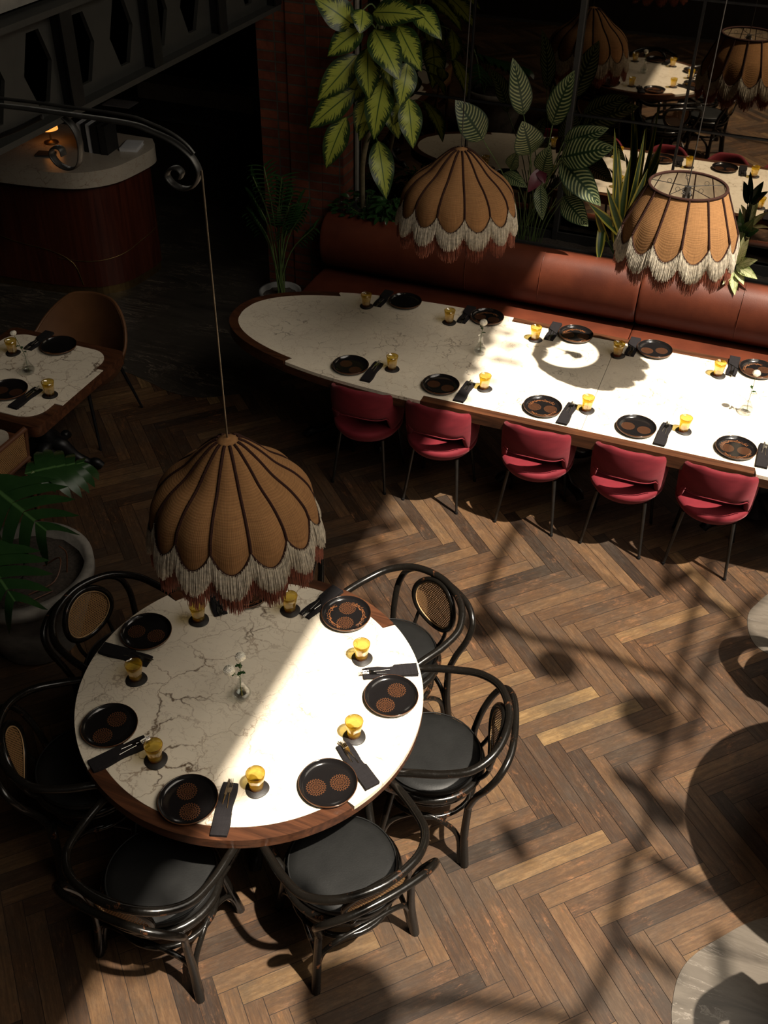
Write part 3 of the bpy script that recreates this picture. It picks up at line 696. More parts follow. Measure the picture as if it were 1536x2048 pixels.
def vase(x, y, heads, label, flabel, z=.75):
    r = thing('bud_vase', label, 'vase', (x, y, z))
    b = MB(); b.lathe([(0, .002), (.028, .002), (.038, .012), (.042, .030), (.036, .050), (.020, .075), (.013, .098), (.012, .118), (.019, .136), (.0175, .136), (.0105, .118), (.0115, .098), (.0185, .075), (.0345, .050), (.0403, .030), (.036, .014), (0, .006)], 28)
    part('glass_body', b, 'clear', r)
    b = MB(); b.lathe([(0, .008), (.034, .014), (.0395, .030), (.0385, .034), (0, .034)], 24); part('water', b, 'water', r)
    for k, (hx, hy, hz, rad) in enumerate(heads):
        f = thing('white_flower', flabel + ('' if k == 0 else ', the lower bloom of the pair'), 'flower', (x, y, z))
        if k == 0 and len(heads) > 1: f['label'] = flabel + ', the upper bloom of the pair'
        b = MB(); b.tube([(.006 * (1 - 2 * k), 0, .01), (-.002, 0, .07), (0, 0, .125), (hx * .5, hy * .5, .125 + (hz - .125) * .5), (hx, hy, hz - rad * .5)], .0016, 6, 4); part('stem', b, 'stemg', f)
        b = MB(); rn = random.Random(k + 5)
        c = Vector((hx, hy, hz))
        b.lathe([(.0, -.75 * rad), (.6 * rad, -.65 * rad), (.93 * rad, -.1 * rad), (.72 * rad, .5 * rad), (0, .72 * rad)], 16, c)
        for j in range(130):
            zz = 1 - 2 * (j + .5) / 130; ph = j * 2.399
            if zz < -.8: continue
            d = Vector((math.sqrt(1 - zz * zz) * math.cos(ph), math.sqrt(1 - zz * zz) * math.sin(ph), zz * .8))
            u = d.orthogonal().normalized(); w2 = d.cross(u)
            p = c + d * rad * .62
            q = [p + u * rad * .02 + d * rad * .15, p + d * rad * .34 - w2 * rad * .14, p + d * rad * .42 + u * rad * .12, p + d * rad * .34 + w2 * rad * .14]
            b.add(q, [(0, 1, 2, 3)], smooth=True)
        part('bloom', b, 'petal', f)
        b = MB()
        for j in range(3):
            a = j * 2.1 + k; lz = .15 + .02 * j; bx, by = hx * (lz - .125) / (hz - .125), hy * (lz - .125) / (hz - .125)
            leaf(b, Vector((bx, by, lz)), Vector((bx + .028 * math.cos(a), by + .028 * math.sin(a), lz + .005)), .02, Vector((0, 0, 1)), lob=True)
        part('leaves', b, 'green', f)

def leaf(b, B, T, w_, nrm, droop=.08, fold=.25, n=10, shape='oval', lob=False, wave=0.0):
    ax = T - B; L = ax.length; ax.normalize()
    side = ax.cross(nrm).normalized(); up = side.cross(ax).normalized()
    P = []; U = []
    for i in range(n + 1):
        u = i / n
        if shape == 'oval': ww = math.sin(PI * min(1, u ** .85)) ** .8 * (1 - .25 * u)
        elif shape == 'strap': ww = (min(1, u * 6 + .45) * (1 - max(0, (u - .45) / .55) ** 1.6))
        else: ww = math.sin(PI * u ** .6)
        if lob: ww *= 1 + .35 * math.sin(u * 19)
        ww = max(.004, ww) * w_ / 2
        row = []; ur = []
        for k in (-1, -.66, -.33, 0, .33, .66, 1):
            p = B + ax * (L * u) + up * (droop * L * 4 * u * (1 - u)) + side * (k * ww) + up * (fold * abs(k) * ww + wave * ww * math.sin(u * 16 + k * 3) * abs(k))
            row.append(p); ur.append((u, k))
        P.append(row); U.append(ur)
    b.grid(P, U, flip=True)

CAMP = Vector((1.56, -2.62, 4.18))
vase(-.02, -.05, [(.0, .02, .232, .024), (-.014, -.055, .22, .026)], 'clear glass bud vase with water, centre of the round table', 'white button flower in the round table vase')
vase(.084, 3.158, [(-.0, .03, .215, .026)], 'clear glass bud vase near the shaded half of the long table', 'single white button flower in the left vase of the long table')
vase(1.79, 3.10, [(-.0, .0, .28, .024)], 'clear glass bud vase at the right edge of the long table', 'single white button flower in the right vase of the long table')
vase(-2.478, 1.831, [(-.05, -.0, .275, .02)], 'clear glass bud vase on the small left table', 'single white button flower on the small left table')

# ------------------------------------------------------------------ bentwood chairs
def mir(pts): return pts + [(-x, y, z) for x, y, z in pts[::-1][(1 if abs(pts[-1][0]) < 1e-6 else 0):]]
def bentwood():
    r = thing('bentwood_armchair', '', 'chair')
    b = MB(); b.lathe([(0, .440), (.205, .440), (.222, .452), (.224, .464), (.215, .476), (.18, .484), (.1, .487), (0, .488)], 40, sy=1.0, c=(0, .02, 0)); part('seat_cushion', b, 'seatblk', r, label='black leather seat pad')
    b = MB(); b.tube([(.218 * math.cos(t), .02 + .218 * math.sin(t), .479) for t in [2 * PI * i / 40 for i in range(40)]], .0035, 6, closed=True); part('seat_piping', b, 'seatblk', r)
    b = MB()
    for rr_, z, tr in ((.226, .426, .020), (.214, .384, .014)): b.tube([(rr_ * math.cos(t), .02 + rr_ * math.sin(t), z) for t in [2 * PI * i / 40 for i in range(40)]], tr, 8, closed=True)
    part('seat_ring', b, 'bent', r)
    b = MB(); b.tube([(.203 * math.cos(t), .02 + .203 * math.sin(t), .275) for t in [2 * PI * i / 36 for i in range(36)]], .013, 8, closed=True); part('stretcher_ring', b, 'bent', r)
    hoop = mir([(.205, .13, .43), (.232, .20, .50), (.262, .235, .59), (.283, .20, .66), (.292, .08, .690), (.290, -.05, .702), (.262, -.17, .722), (.165, -.262, .752), (0, -.300, .765)])
    b = MB(); b.tube(hoop, .0178, 10, 6); part('arm_hoop', b, 'bent', r)
    lg = [(-.243, -.175, 0), (-.224, -.16, .2), (-.215, -.165, .40), (-.236, -.19, .50), (-.258, -.235, .60), (-.238, -.280, .675), (-.15, -.318, .715), (0, -.330, .725)]
    b = MB(); b.tube([(-x, y, z) for x, y, z in mir(lg)][2:-2], .0158, 10, 6); part('back_hoop', b, 'bent', r)
    for s_ in (-1, 1):
        b = MB(); b.tube([(s_ * -x, y, z) for x, y, z in lg[:3]], [.020, .0185, .0158], 10, 5); part('leg', b, 'bent', r)
        b = MB(); b.tube([(s_ * .20, .235, 0), (s_ * .185, .2, .2), (s_ * .168, .165, .42)], [.020, .0185, .017], 10, 5); part('leg', b, 'bent', r)
    b = MB()      # curved braces that double each pair of legs
    for P in ([(-.232, -.168, .01), (-.212, -.155, .19), (-.15, -.16, .262), (0, -.17, .285)],):
        b.tube(mir(P), .012, 8, 5)
    for s_ in (-1, 1):
        b.tube([(s_ * .235, -.15, .01), (s_ * .213, -.13, .18), (s_ * .205, -.05, .262), (s_ * .195, .02, .28), (s_ * .19, .09, .262), (s_ * .19, .18, .18), (s_ * .2, .225, .01)], .012, 8, 4)
    part('brace', b, 'bent', r)
    # oval cane back, leaning out and bowed
    def bp(u, v, off=0):      # u across, v up, in metres from the centre
        tilt = .16; return Vector((u, -.262 + 1.1 * u * u - v * tilt + off, .625 + v))
    b = MB(); b.tube([bp(.142 * math.cos(t), .125 * math.sin(t)) for t in [2 * PI * i / 48 for i in range(48)]], .0145, 10, closed=True); part('back_frame', b, 'bent', r)
    b = MB(); b.tube([bp(.127 * math.cos(t), .110 * math.sin(t), .006) for t in [2 * PI * i / 48 for i in range(48)]], .003, 6, closed=True); part('cane_binding', b, 'canerim', r)
    b = MB(); P = []; U = []
    for i in range(9):
        q = i / 8; P.append([bp(.13 * q * math.cos(t), .113 * q * math.sin(t)) for t in [2 * PI * k / 40 for k in range(40)]]); U.append([(.13 * q * math.cos(t), .113 * q * math.sin(t)) for t in [2 * PI * k / 40 for k in range(40)]])
    b.grid(P, U, closed_u=True); part('cane_panel', b, 'cane', r)
    for s_ in (-1, 1): b = MB(); b.tube([(s_ * .09, -.195, .43), (s_ * .10, -.225, .48), (s_ * .098, -.245, .535)], .010, 8, 3); part('back_support', b, 'bent', r)
    return r
bw = bentwood()
BC = [(167, .79, 'black bentwood armchair upper left of the round table beside the stone pot'), (-144, .76, 'black bentwood armchair at the left of the round table, mostly in shadow'),
      (-92, .80, 'black bentwood armchair lower left of the round table, back to the camera'), (-37, .80, 'black bentwood armchair lower right of the round table, back to the camera'),
      (13.5, .82, 'black bentwood armchair in full sun at the right of the round table'), (60, .82, 'black bentwood armchair upper right of the round table, cane back facing the camera'), (113, .84, 'black bentwood armchair at the far side of the round table behind the lamp')]
for i, (a, R_, lb) in enumerate(BC):
    A = math.radians(a); place(bw, i > 0, (R_ * math.cos(A), R_ * math.sin(A), 0), A + PI / 2, lb, 'bentwood chairs around the round table')

# ------------------------------------------------------------------ red tub chairs
def tub():
    r = thing('tub_chair', '', 'chair')
    # wrap-round back band with rounded section
    def band(t0, t1, n, fz0, fz1, rx, ry, th, lean=0.0):
        P = []; U = []
        for i in range(n + 1):
            t = t0 + (t1 - t0) * i / n; z0, z1 = fz0(t), fz1(t); zc, hh = (z0 + z1) / 2, (z1 - z0) / 2
            row = []; ur = []
            for k in range(16):
                a = 2 * PI * k / 16; ca, sa = math.cos(a), math.sin(a)
                dz = hh * (1 if sa > 0 else -1) * abs(sa) ** .55; dr = th * (1 if ca > 0 else -1) * abs(ca) ** .8
                z = zc + dz; k2 = 1 + lean * (z - .5)
                st_, ct_ = math.sin(t), math.cos(t); sx_ = math.copysign(abs(st_) ** .86, st_); cx2 = math.copysign(abs(ct_) ** .86, ct_); row.append((sx_ * (rx * k2 + dr), -cx2 * (ry * k2 + dr), z)); ur.append((t * rx, z))
            P.append(row); U.append(ur)
        return P, U
    def sst(a, b_, x): x = max(0, min(1, (x - a) / (b_ - a))); return x * x * (3 - 2 * x)
    f1 = lambda t: .797 - .05 * sst(.30, 1.05, abs(t)) - .12 * sst(.9, 1.95, abs(t))
    f0 = lambda t: .600 - .02 * sst(0, .8, abs(t)) - .13 * sst(.85, 1.25, abs(t))
    b = MB(); P, U = band(-1.95, 1.95, 56, f0, f1, .203, .226, .021, .28)
    b.grid(P, U, closed_u=True)
    for row in (P[0], P[-1]): b.add(row, [tuple(range(16))], smooth=False)
    part('backrest', b, 'velvet', r)
    b = MB(); b.lathe([(0, .375), (.15, .378), (.205, .40), (.230, .435), (.234, .458), (.224, .474), (.19, .470), (0, .466)], 40, sx=.96, sy=1.04); part('seat', b, 'velvet', r)
    b = MB(); b.tube([(math.copysign(abs(math.sin(t)) ** .86, t) * .228, -math.cos(t) ** .86 * .252, f0(t) + .004) for t in [-.95 + 1.9 * i / 28 for i in range(29)]], .0035, 6); part('piping', b, 'velvet', r)
    for sx in (-1, 1):
        for sy, y0 in ((-1, -.185), (1, .195)):
            b = MB(); b.tube([(sx * .185, y0 * 1.0, 0), (sx * .145, y0 * .72, .39)], [.0085, .0125], 10); f = part('leg', b, 'chairleg', r)
            b = MB(); b.tube([(sx * .1855, y0 * 1.003, 0), (sx * .1835, y0, .014)], .011, 10); part('foot_cap', b, 'iron', f)
    return r
tb = tub()
TC = [(-.48, 2.605, .02, 'raspberry velvet tub chair, leftmost of the row at the long table, half in shadow'), (.03, 2.595, -.02, 'raspberry velvet tub chair, second from the left in the row at the long table'),
      (.65, 2.605, .0, 'raspberry velvet tub chair, middle of the row at the long table'), (1.21, 2.60, -.03, 'raspberry velvet tub chair, fourth from the left in the row at the long table'),
      (1.725, 2.60, -.02, 'raspberry velvet tub chair, rightmost of the row at the long table')]
for i, (x, y, a, lb) in enumerate(TC): place(tb, i > 0, (x, y, 0), a, lb, 'red velvet chairs at the long table')
# more seating that stands just right of the view and shades the floor
place(tb, True, (2.52, 1.62, 0), math.radians(-150), 'raspberry velvet tub chair outside the view on the right, farther one', 'red velvet chairs outside the view'); place(tb, True, (2.66, -.34, 0), math.radians(-28), 'raspberry velvet tub chair outside the view on the right, nearer one', 'red velvet chairs outside the view')
o = thing('unseen_shade_table', 'unseen round marble table added right of the view to shade the floor', 'table', (2.96, .66, 0))  # unseen table, sized and placed to darken the floor at the right
b = MB(); b.lathe([(0, .70), (.70, .70), (.72, .71), (.72, .74), (.70, .75), (0, .75)], 64); part('marble_top', b, 'marble', o); cast_base(o, 0, 0, .70, 4, .2, .4)

# ------------------------------------------------------------------ leather bench
bn = thing('leather_bench', 'long russet leather banquette along the mirror wall behind the long table', 'bench', (0, 0, 0))
prof = [(4.62, .44), (4.50, .475), (4.43, .54), (4.405, .62), (4.40, .70), (4.415, .78), (4.455, .85), (4.51, .89), (4.57, .905), (4.62, .895), (4.64, .86)]
def sweep(b, prof, x0, x1, rnd_, n=6):
    cy = sum(p[0] for p in prof) / len(prof); cz = sum(p[1] for p in prof) / len(prof); P = []
    xs = []
    for i in range(n + 1): a = PI / 2 * i / n; xs.append((x0 + rnd_ * (1 - math.sin(a)), 1 - rnd_ * 1.6 * (1 - math.cos(a))) if False else (x0 + rnd_ * (1 - math.cos(a)), 1 - (1 - math.sin(a)) * rnd_ * 2.2))
    mid = [(x0 + rnd_ + (x1 - x0 - 2 * rnd_) * i / 24, 1) for i in range(1, 24)]
    xe = [(x1 - (q[0] - x0), q[1]) for q in xs[::-1]]
    for x, s_ in xs + mid + xe: P.append([(x, cy + (p[0] - cy) * s_, cz + (p[1] - cz) * s_) for p in prof])
    b.grid(P, closed_u=True, flip=True); b.add(P[0], [tuple(range(len(prof)))]); b.add(P[-1], [tuple(range(len(prof)))[::-1]])
seatp = [(3.98, .28), (3.965, .38), (3.985, .435), (4.03, .455), (4.3, .460), (4.60, .455), (4.62, .28)]
cuts = [-1.62, .905, 3.4]
for a, c in zip(cuts, cuts[1:]):
    b = MB(); sweep(b, prof, a + .003, c - .003, .035); bk = part('backrest', b, 'bench', bn)
    for x in ((a + c) / 2 - .05,) if a < 0 else ((1.62, 2.4)):
        s2 = MB(); s2.tube([(x, y - .0015 if y < 4.6 else y, z + (.001 if z > .8 else 0)) for y, z in prof[1:9]], .0022, 6, 3); part('seam', s2, 'bench', bk)
    b = MB(); sweep(b, seatp, a + .003, c - .003, .03); part('seat_cushion', b, 'bench', bn)
b = MB()
for x in (.17,): b.tube([(x, y, z) for y, z in prof[1:9]], .0022, 6, 3)
part('seam', b, 'bench', bn)
b = MB(); b.box(-1.60, 3.4, 4.02, 4.62, .0, .28); part('base', b, 'darkwall', bn)
pt = thing('planter_trough', 'dark planter trough running behind the leather bench', 'planter', (0, 0, 0))
b = MB(); b.box(-1.47, 3.4, 4.645, 4.67, 0, .90); b.box(-1.47, 3.4, 4.91, 4.928, 0, .90); b.box(-1.49, -1.47, 4.645, 4.928, 0, .9); part('trough', b, 'dark', pt)
b = MB(); rn = random.Random(2)
P = [[(x, y, .82 + rn.random() * .03) for x in [-1.47 + i * .078 for i in range(63)]] for y in (4.67, 4.73, 4.79, 4.85, 4.91)]; b.grid(P); part('soil', b, 'soil', pt)

# ------------------------------------------------------------------ lamps
def hanging_cord(root, top, a, b_):
    b = MB(); b.tube([(0, 0, a), (0, 0, top)], .0035, 6); return part('cord', b, 'cordl' if b_ else 'cord', root)
def fringe(b, R, z0f, ln, rr_, seed, dens, n13, flare=.02, thick=.0014):
    rn = random.Random(seed)
    for i in range(dens):
        a = 2 * PI * i / dens + rn.uniform(-.004, .004); z0 = z0f(a); L = ln * rn.uniform(.82, 1.08); R0 = R(a) * (1 + rn.uniform(-.008, .008))
        f2 = flare * rn.uniform(.3, 1.3); da = rn.uniform(-.012, .012); t = thick * rn.uniform(.7, 1.3) / R0
        p = []
        for q in (0, .35, .7, 1):
            aa = a + da * q; r = R0 + f2 * math.sin(q * 1.7) ; z = z0 - L * q
            w_ = t * (1.0 if q < 1 else .55)
            p.append(((r * math.cos(aa - w_), r * math.sin(aa - w_), z), (r * math.cos(aa + w_), r * math.sin(aa + w_), z), ((r + thick * 1.1) * math.cos(aa), (r + thick * 1.1) * math.sin(aa), z)))
        vs = [v for tri_ in p for v in tri_]; fs = []
        for k in range(3):
            o = k * 3; fs += [(o, o + 3, o + 5, o + 2), (o + 2, o + 5, o + 4, o + 1), (o + 1, o + 4, o + 3, o)]
        b.add(vs, fs, smooth=False)
def lamp(x, y, ztop, prof, R, label, cordtop, opentop=False, phase=0.0, light_cord=False, scal=.08):
    r = thing('fringed_pendant_lamp', label, 'lamp', (x, y, 0), 0, 'fringed pendant lamps'); NP_ = 13
    zc = prof[-1][1]
    def zs(a): q = ((a - phase) / (2 * PI) * NP_) % 1.0; return zc - scal * math.sin(PI * q) ** .75
    SEG = NP_ * 10; P = []; U = []; prof2, _ = smooth_path([Vector((p[0], 0, p[1])) for p in prof], [0] * len(prof), 4)
    rows = [(v.x, v.z) for v in prof2]; nr = len(rows)
    def pt(i, a, off=0):
        rr_, z = rows[i]; s_ = i / (nr - 1)
        q = ((a - phase) / (2 * PI) * NP_) % 1.0; bulge = .022 * math.sin(PI * q) * min(1, s_ * 1.2) * (1 if not openop else .25)
        zz = z + (zs(a) - zc) * max(0, (s_ - .6) / .4) ** 2
        rr2 = rr_ + bulge + off; return (rr2 * math.cos(a), rr2 * math.sin(a), zz)
    openop = opentop
    for i in range(nr):
        P.append([pt(i, 2 * PI * k / SEG + phase) for k in range(SEG + 1)]); U.append([(k / SEG * 2 * PI * .3, rows[i][1]) for k in range(SEG + 1)])
    b = MB(); b.grid(P, U, flip=False); part('shade', b, 'shade', r)
    b = MB(); b.grid([[((math.hypot(p[0], p[1]) - .004) * math.cos(2 * PI * k / SEG + phase), (math.hypot(p[0], p[1]) - .004) * math.sin(2 * PI * k / SEG + phase), p[2] + .001) for k, p in enumerate(row)] for row in P], U, flip=True); part('lining', b, 'lining', r)
    b = MB()
    for k in range(NP_):
        a = phase + 2 * PI * k / NP_; b.tube([pt(i, a, .002) for i in range(nr)], .0062 * R / .3, 6, flat=(1, .45) if False else None)
    part('rib_braid', b, 'trim', r)
    b = MB(); b.tube([pt(nr - 1, phase + 2 * PI * k / (NP_ * 12), .002) for k in range(NP_ * 12)], .0055, 6, closed=True)
    if openop: b.tube([(rows[0][0] * math.cos(2 * PI * k / 48), rows[0][0] * math.sin(2 * PI * k / 48), rows[0][1]) for k in range(48)], .009, 8, closed=True)
    part('edge_braid', b, 'trim', r)
    b = MB(); fringe(b, lambda a: math.hypot(*pt(nr - 1, a)[:2]) + .003, lambda a: zs(a) + .004, .108, R, 1, 3200, NP_, .016, .0017); o = part('cream_fringe', b, 'fringe_w', r, label='cream thread fringe')
    b = MB(); fringe(b, lambda a: math.hypot(*pt(nr - 1, a)[:2]) - .005, lambda a: zs(a) + .006, .182, R, 2, 2400, NP_, .014, .0017); o = part('chestnut_fringe', b, 'fringe_b', r, label='longer chestnut thread fringe behind the cream one')
    if not openop:
        b = MB(); b.lathe([(0.040, ztop - .012), (.038, ztop), (.02, ztop + .006), (.004, ztop + .012)], 20); part('cap', b, 'shade', r)
        hanging_cord(r, cordtop, ztop + .005, light_cord)
    else:
        b = MB(); zz = rows[0][1] - .004; rr_ = rows[0][0]
        for k in range(5): a = .5 + 2 * PI * k / 5; b.tube([(0, 0, zz), (rr_ * math.cos(a), rr_ * math.sin(a), zz)], .0018, 6); b.tube([(rr_ * .5 * math.cos(a) + .012 * math.cos(t), rr_ * .5 * math.sin(a), zz + .012 + .012 * math.sin(t)) for t in [2 * PI * i / 12 for i in range(12)]], .0012, 5, closed=True)
        part('spider_wires', b, 'iron', r)
        b = MB(); rn = random.Random(4); b.tube([(rn.uniform(-.03, .03), rn.uniform(-.035, .035), zz - .01 - .06 * rn.random()) for i in range(12)], .0035, 6, 5); part('cable_knot', b, 'cord', r)
        b = MB(); b.lathe([(.02, -.09), (.022, -.06), (.018, 0)], 14, (0, 0, zz)); b.lathe([(0, -.20), (.025, -.19), (.04, -.15), (.03, -.11), (.018, -.09)], 16, (0, 0, zz)); part('bulb_holder', b, 'cord', r)
        hanging_cord(r, cordtop, zz, light_cord)
    return r
bell = lambda k, zt: [(.036, zt), (.065 * k, zt - .018), (.115 * k, zt - .065), (.165 * k, zt - .12), (.232 * k, zt - .175), (.280 * k, zt - .235), (.296 * k, zt - .275), (.300 * k, zt - .285)]
lamp(0, 0, 2.075, bell(.98, 2.075), .296, 'tan bell-shaped pendant lamp with brown ribs and fringe hanging over the round table', 3.045, phase=.08, light_cord=True)
lamp(-.12, 3.12, 2.08, bell(1.09, 2.08), .328, 'tan bell-shaped pendant lamp with fringe over the shaded end of the long table', 6.5, phase=.3)
lamp(1.175, 3.215, 2.03, [(.213, 2.03), (.2485, 1.953), (.284, 1.873), (.320, 1.795)], .333, 'sunlit tan pendant lamp with open top and fringe over the right of the long table', 6.5, opentop=True, phase=.05, scal=.088)

# wrought iron bracket that carries the first lamp
ib = thing('iron_bracket', 'curved wrought iron wall bracket with scrolls carrying the near lamp, upper left', 'bracket', (-2.0, 0, 3.0))
def X(pts, dx=0, dz=0): return [(p[0] + 2.0 + dx, p[1], p[2] - 3.0 + dz) for p in pts]
ARM = [(-1.9, 0, 3.08), (-1.3, 0, 3.12), (-.69, 0, 3.145), (-.48, 0, 3.15), (-.24, 0, 3.152), (-.16, 0, 3.14), (-.09, 0, 3.12), (-.045, 0, 3.095), (-.02, 0, 3.07), (-.008, 0, 3.035), (-.03, 0, 2.995), (-.065, 0, 2.98), (-.10, 0, 2.988), (-.12, 0, 3.012), (-.105, 0, 3.035), (-.082, 0, 3.04), (-.068, 0, 3.028), (-.075, 0, 3.012)]
b = MB(); b.tube(X(ARM), .0085, 8, 5, flat=(2.0, .6)); part('arm', b, 'ironbar', ib)
b = MB(); b.tube(X([(p[0], 0, p[2] + .022) for p in ARM[:9]]), .0055, 8, 5); part('rod', b, 'ironbar', ib)
SCR = [(-.46, 0, 3.14), (-.435, 0, 3.12), (-.42, 0, 3.09), (-.418, 0, 3.05), (-.435, 0, 3.0), (-.47, 0, 2.98), (-.51, 0, 2.99), (-.53, 0, 3.02), (-.515, 0, 3.042), (-.49, 0, 3.04), (-.485, 0, 3.02)]
b = MB(); b.tube(X(SCR), .0075, 8, 5, flat=(2.2, .5)); part('scroll', b, 'ironbar', ib)
b = MB(); b.tube(X([(-1.9, 0, 2.6), (-1.2, 0, 2.85), (-.71, 0, 3.05), (-.54, 0, 3.13)]), .008, 8, 5); part('brace', b, 'ironbar', ib)
b = MB(); b.box(.02, .1, -.04, .04, -.45, .12); part('wall_plate', b, 'ironbar', ib)

# ------------------------------------------------------------------ plants
def stems(root, pairs, r=.004, mat='stemg', nm='stem'):
    b = MB()
    for P in pairs: b.tube(P, r, 6, 4)
    return part(nm, b, mat, root)
V = Vector
DIEF = [((-1.33, 4.42, 2.34), (-1.56, 4.32, 2.5), 0.17), ((-1.26, 4.42, 2.44), (-1.23, 4.30, 2.33), 0.13), ((-1.17, 4.42, 2.43), (-0.79, 4.32, 2.47), 0.15), ((-1.27, 4.42, 2.32), (-1.46, 4.30, 2.16), 0.15), ((-1.16, 4.40, 2.32), (-0.93, 4.26, 2.08), 0.18), ((-1.0, 4.44, 2.35), (-0.8, 4.34, 2.13), 0.15), ((-1.21, 4.40, 2.2), (-1.15, 4.28, 1.92), 0.15), ((-1.32, 4.44, 2.13), (-1.55, 4.32, 1.85), 0.16), ((-0.94, 4.46, 2.12), (-0.95, 4.36, 1.87), 0.14), ((-1.33, 4.42, 1.9), (-1.61, 4.30, 1.65), 0.15), ((-1.1, 4.44, 2.01), (-1.12, 4.31, 1.64), 0.17), ((-0.91, 4.42, 1.89), (-0.83, 4.32, 1.61), 0.14), ((-1.4, 4.44, 1.69), (-1.51, 4.34, 1.36), 0.15), ((-1.2, 4.50, 1.77), (-1.27, 4.40, 1.57), 0.095), ((-0.98, 4.52, 1.85), (-1.02, 4.42, 1.71), 0.09), ((-1.14, 4.44, 1.55), (-1.02, 4.30, 1.22), 0.15),
        ((-1.12, 4.47, 2.2), (-1.02, 4.38, 1.98), .13), ((-1.28, 4.5, 2.0), (-1.38, 4.42, 1.80), .12), ((-1.08, 4.5, 1.8), (-.98, 4.42, 1.62), .12), ((-1.25, 4.5, 1.85), (-1.30, 4.42, 1.62), .12), ((-1.25, 4.5, 2.6), (-1.45, 4.4, 2.85), .17), ((-1.1, 4.5, 2.6), (-.85, 4.4, 2.75), .17), ((-.95, 4.6, 2.45), (-.72, 4.5, 2.3), .13)]
pl = thing('dieffenbachia_plant', 'tall dumb cane plant with big yellow-green variegated leaves against the brick pier', 'plant', (-1.2, 4.7, .84))
off = V((1.2, -4.7, -.84)); b = MB(); rn = random.Random(11)
for B_l, T_l, w_ in DIEF:
    Bv, Tv = V(B_l) + off, V(T_l) + off; mid = (V(B_l) + V(T_l)) / 2; nrm = ((CAMP - mid).normalized() + V((rn.uniform(-.3, .3), 0, .25 + rn.uniform(-.2, .2)))).normalized()
    leaf(b, Bv - (Tv - Bv) * .05, Tv + (Tv - Bv) * .05, w_ * 1.38, nrm, .09, .10, 16, wave=.05)
part('foliage', b, 'die', pl)
trunk = [(-1.38, 4.75, .84), (-1.36, 4.68, 1.1), (-1.33, 4.62, 1.35), (-1.24, 4.58, 1.7), (-1.18, 4.56, 2.1), (-1.17, 4.55, 2.6)]
b = MB(); b.tube([V(p) + off for p in trunk], [.022, .02, .02, .018, .016, .012], 8, 5); part('trunk', b, 'trunk', pl)
def near(z): 
    for p, q in zip(trunk, trunk[1:]):
        if p[2] <= z <= q[2]: k = (z - p[2]) / (q[2] - p[2]); return V(p).lerp(V(q), k)
    return V(trunk[-1])
stems(pl, [[near(B_l[2] - .08) + off, (near(B_l[2]) + V(B_l)) / 2 + off + V((0, 0, .03)), V(B_l) + off] for B_l, _, _ in DIEF], .005)

CAL = [((-0.12, 4.62, 1.83), (-0.22, 4.55, 2.22), 0.138), ((0.09, 4.62, 1.79), (0.21, 4.55, 2.19), 0.15), ((-0.40, 4.62, 1.62), (-0.60, 4.53, 1.90), 0.19), ((-0.04, 4.62, 1.57), (-0.1, 4.50, 1.83), 0.19), ((0.18, 4.60, 1.58), (0.56, 4.48, 1.75), 0.19), ((0.18, 4.64, 1.68), (0.49, 4.57, 1.84), 0.13), ((0.18, 4.62, 1.56), (0.53, 4.48, 1.33), 0.17), ((0.06, 4.62, 1.43), (0.11, 4.53, 1.68), 0.135), ((0.23, 4.62, 1.30), (0.46, 4.5, 1.16), 0.15), ((0.05, 4.62, 1.36), (0.12, 4.52, 1.14), 0.09), ((-0.23, 4.62, 1.4), (-0.02, 4.53, 1.36), 0.09), ((-0.18, 4.62, 1.44), (-0.12, 4.55, 1.6), 0.09), ((.2, 4.66, 1.4), (.42, 4.6, 1.3), .1)]
pl = thing('calathea_plant', 'calathea with dark leaves striped pale green, behind the bench between the two far lamps', 'plant', (-.03, 4.76, .84))
off = V((.03, -4.76, -.84)); b = MB(); st = []
for B_l, T_l, w_ in CAL:
    mid = (V(B_l) + V(T_l)) / 2; nrm = ((CAMP - mid).normalized() + V((rn.uniform(-.35, .35), 0, rn.uniform(-.2, .35)))).normalized()
    leaf(b, V(B_l) + off, V(T_l) + off, w_ * 1.3, nrm, .07, .12, 14, wave=.06)
    x0 = rn.uniform(-.06, .06); st.append([V((x0, rn.uniform(-.04, .04), 0)), V(((B_l[0] + .03) * .45 + x0 * .5, -.05, (B_l[2] - .84) * .6)), V(B_l) + off])
part('foliage', b, 'cal', pl); stems(pl, st + [[V((x, 0, 0)), V((x * 1.5, -.03, .2)), V((x * 2.4, -.04, .4))] for x in [-.12 + .02 * i for i in range(12)]], .0035)
b = MB()
for B_l, T_l, w_ in (((.06, 4.62, 1.48), (-.01, 4.52, 1.33), .11), ((.02, 4.64, 1.50), (.10, 4.55, 1.40), .09)): leaf(b, V(B_l) + off, V(T_l) + off, w_, (CAMP - V(B_l)).normalized(), .07, .15)
part('burgundy_leaves', b, 'burg', pl, label='burgundy undersides of curled leaves')

SAN = [((0.67, 4.74, .98), (0.66, 4.62, 1.67), .05), ((0.65, 4.72, .95), (0.52, 4.62, 1.83), .045), ((0.70, 4.72, 1.02), (0.53, 4.60, 1.43), .05), ((0.70, 4.72, 1.02), (0.79, 4.62, 1.59), .06), ((0.62, 4.74, .98), (0.57, 4.62, 1.70), .05), ((0.53, 4.70, 1.09), (0.56, 4.58, 0.86), .05), ((0.69, 4.72, 1.04), (0.42, 4.58, 1.3), .055), ((0.67, 4.76, .98), (0.72, 4.66, 1.84), .035), ((0.72, 4.74, 1.0), (0.80, 4.62, 1.45), .05), ((0.58, 4.72, .98), (0.46, 4.62, 1.28), .04), ((.7, 4.7, 1.0), (.95, 4.55, 1.35), .05)]
pl = thing('snake_plant', 'sword-leaved snake plant with yellow leaf edges, just left of the sunlit lamp', 'plant', (.65, 4.79, .84))
off = V((-.65, -4.79, -.84)); b = MB()
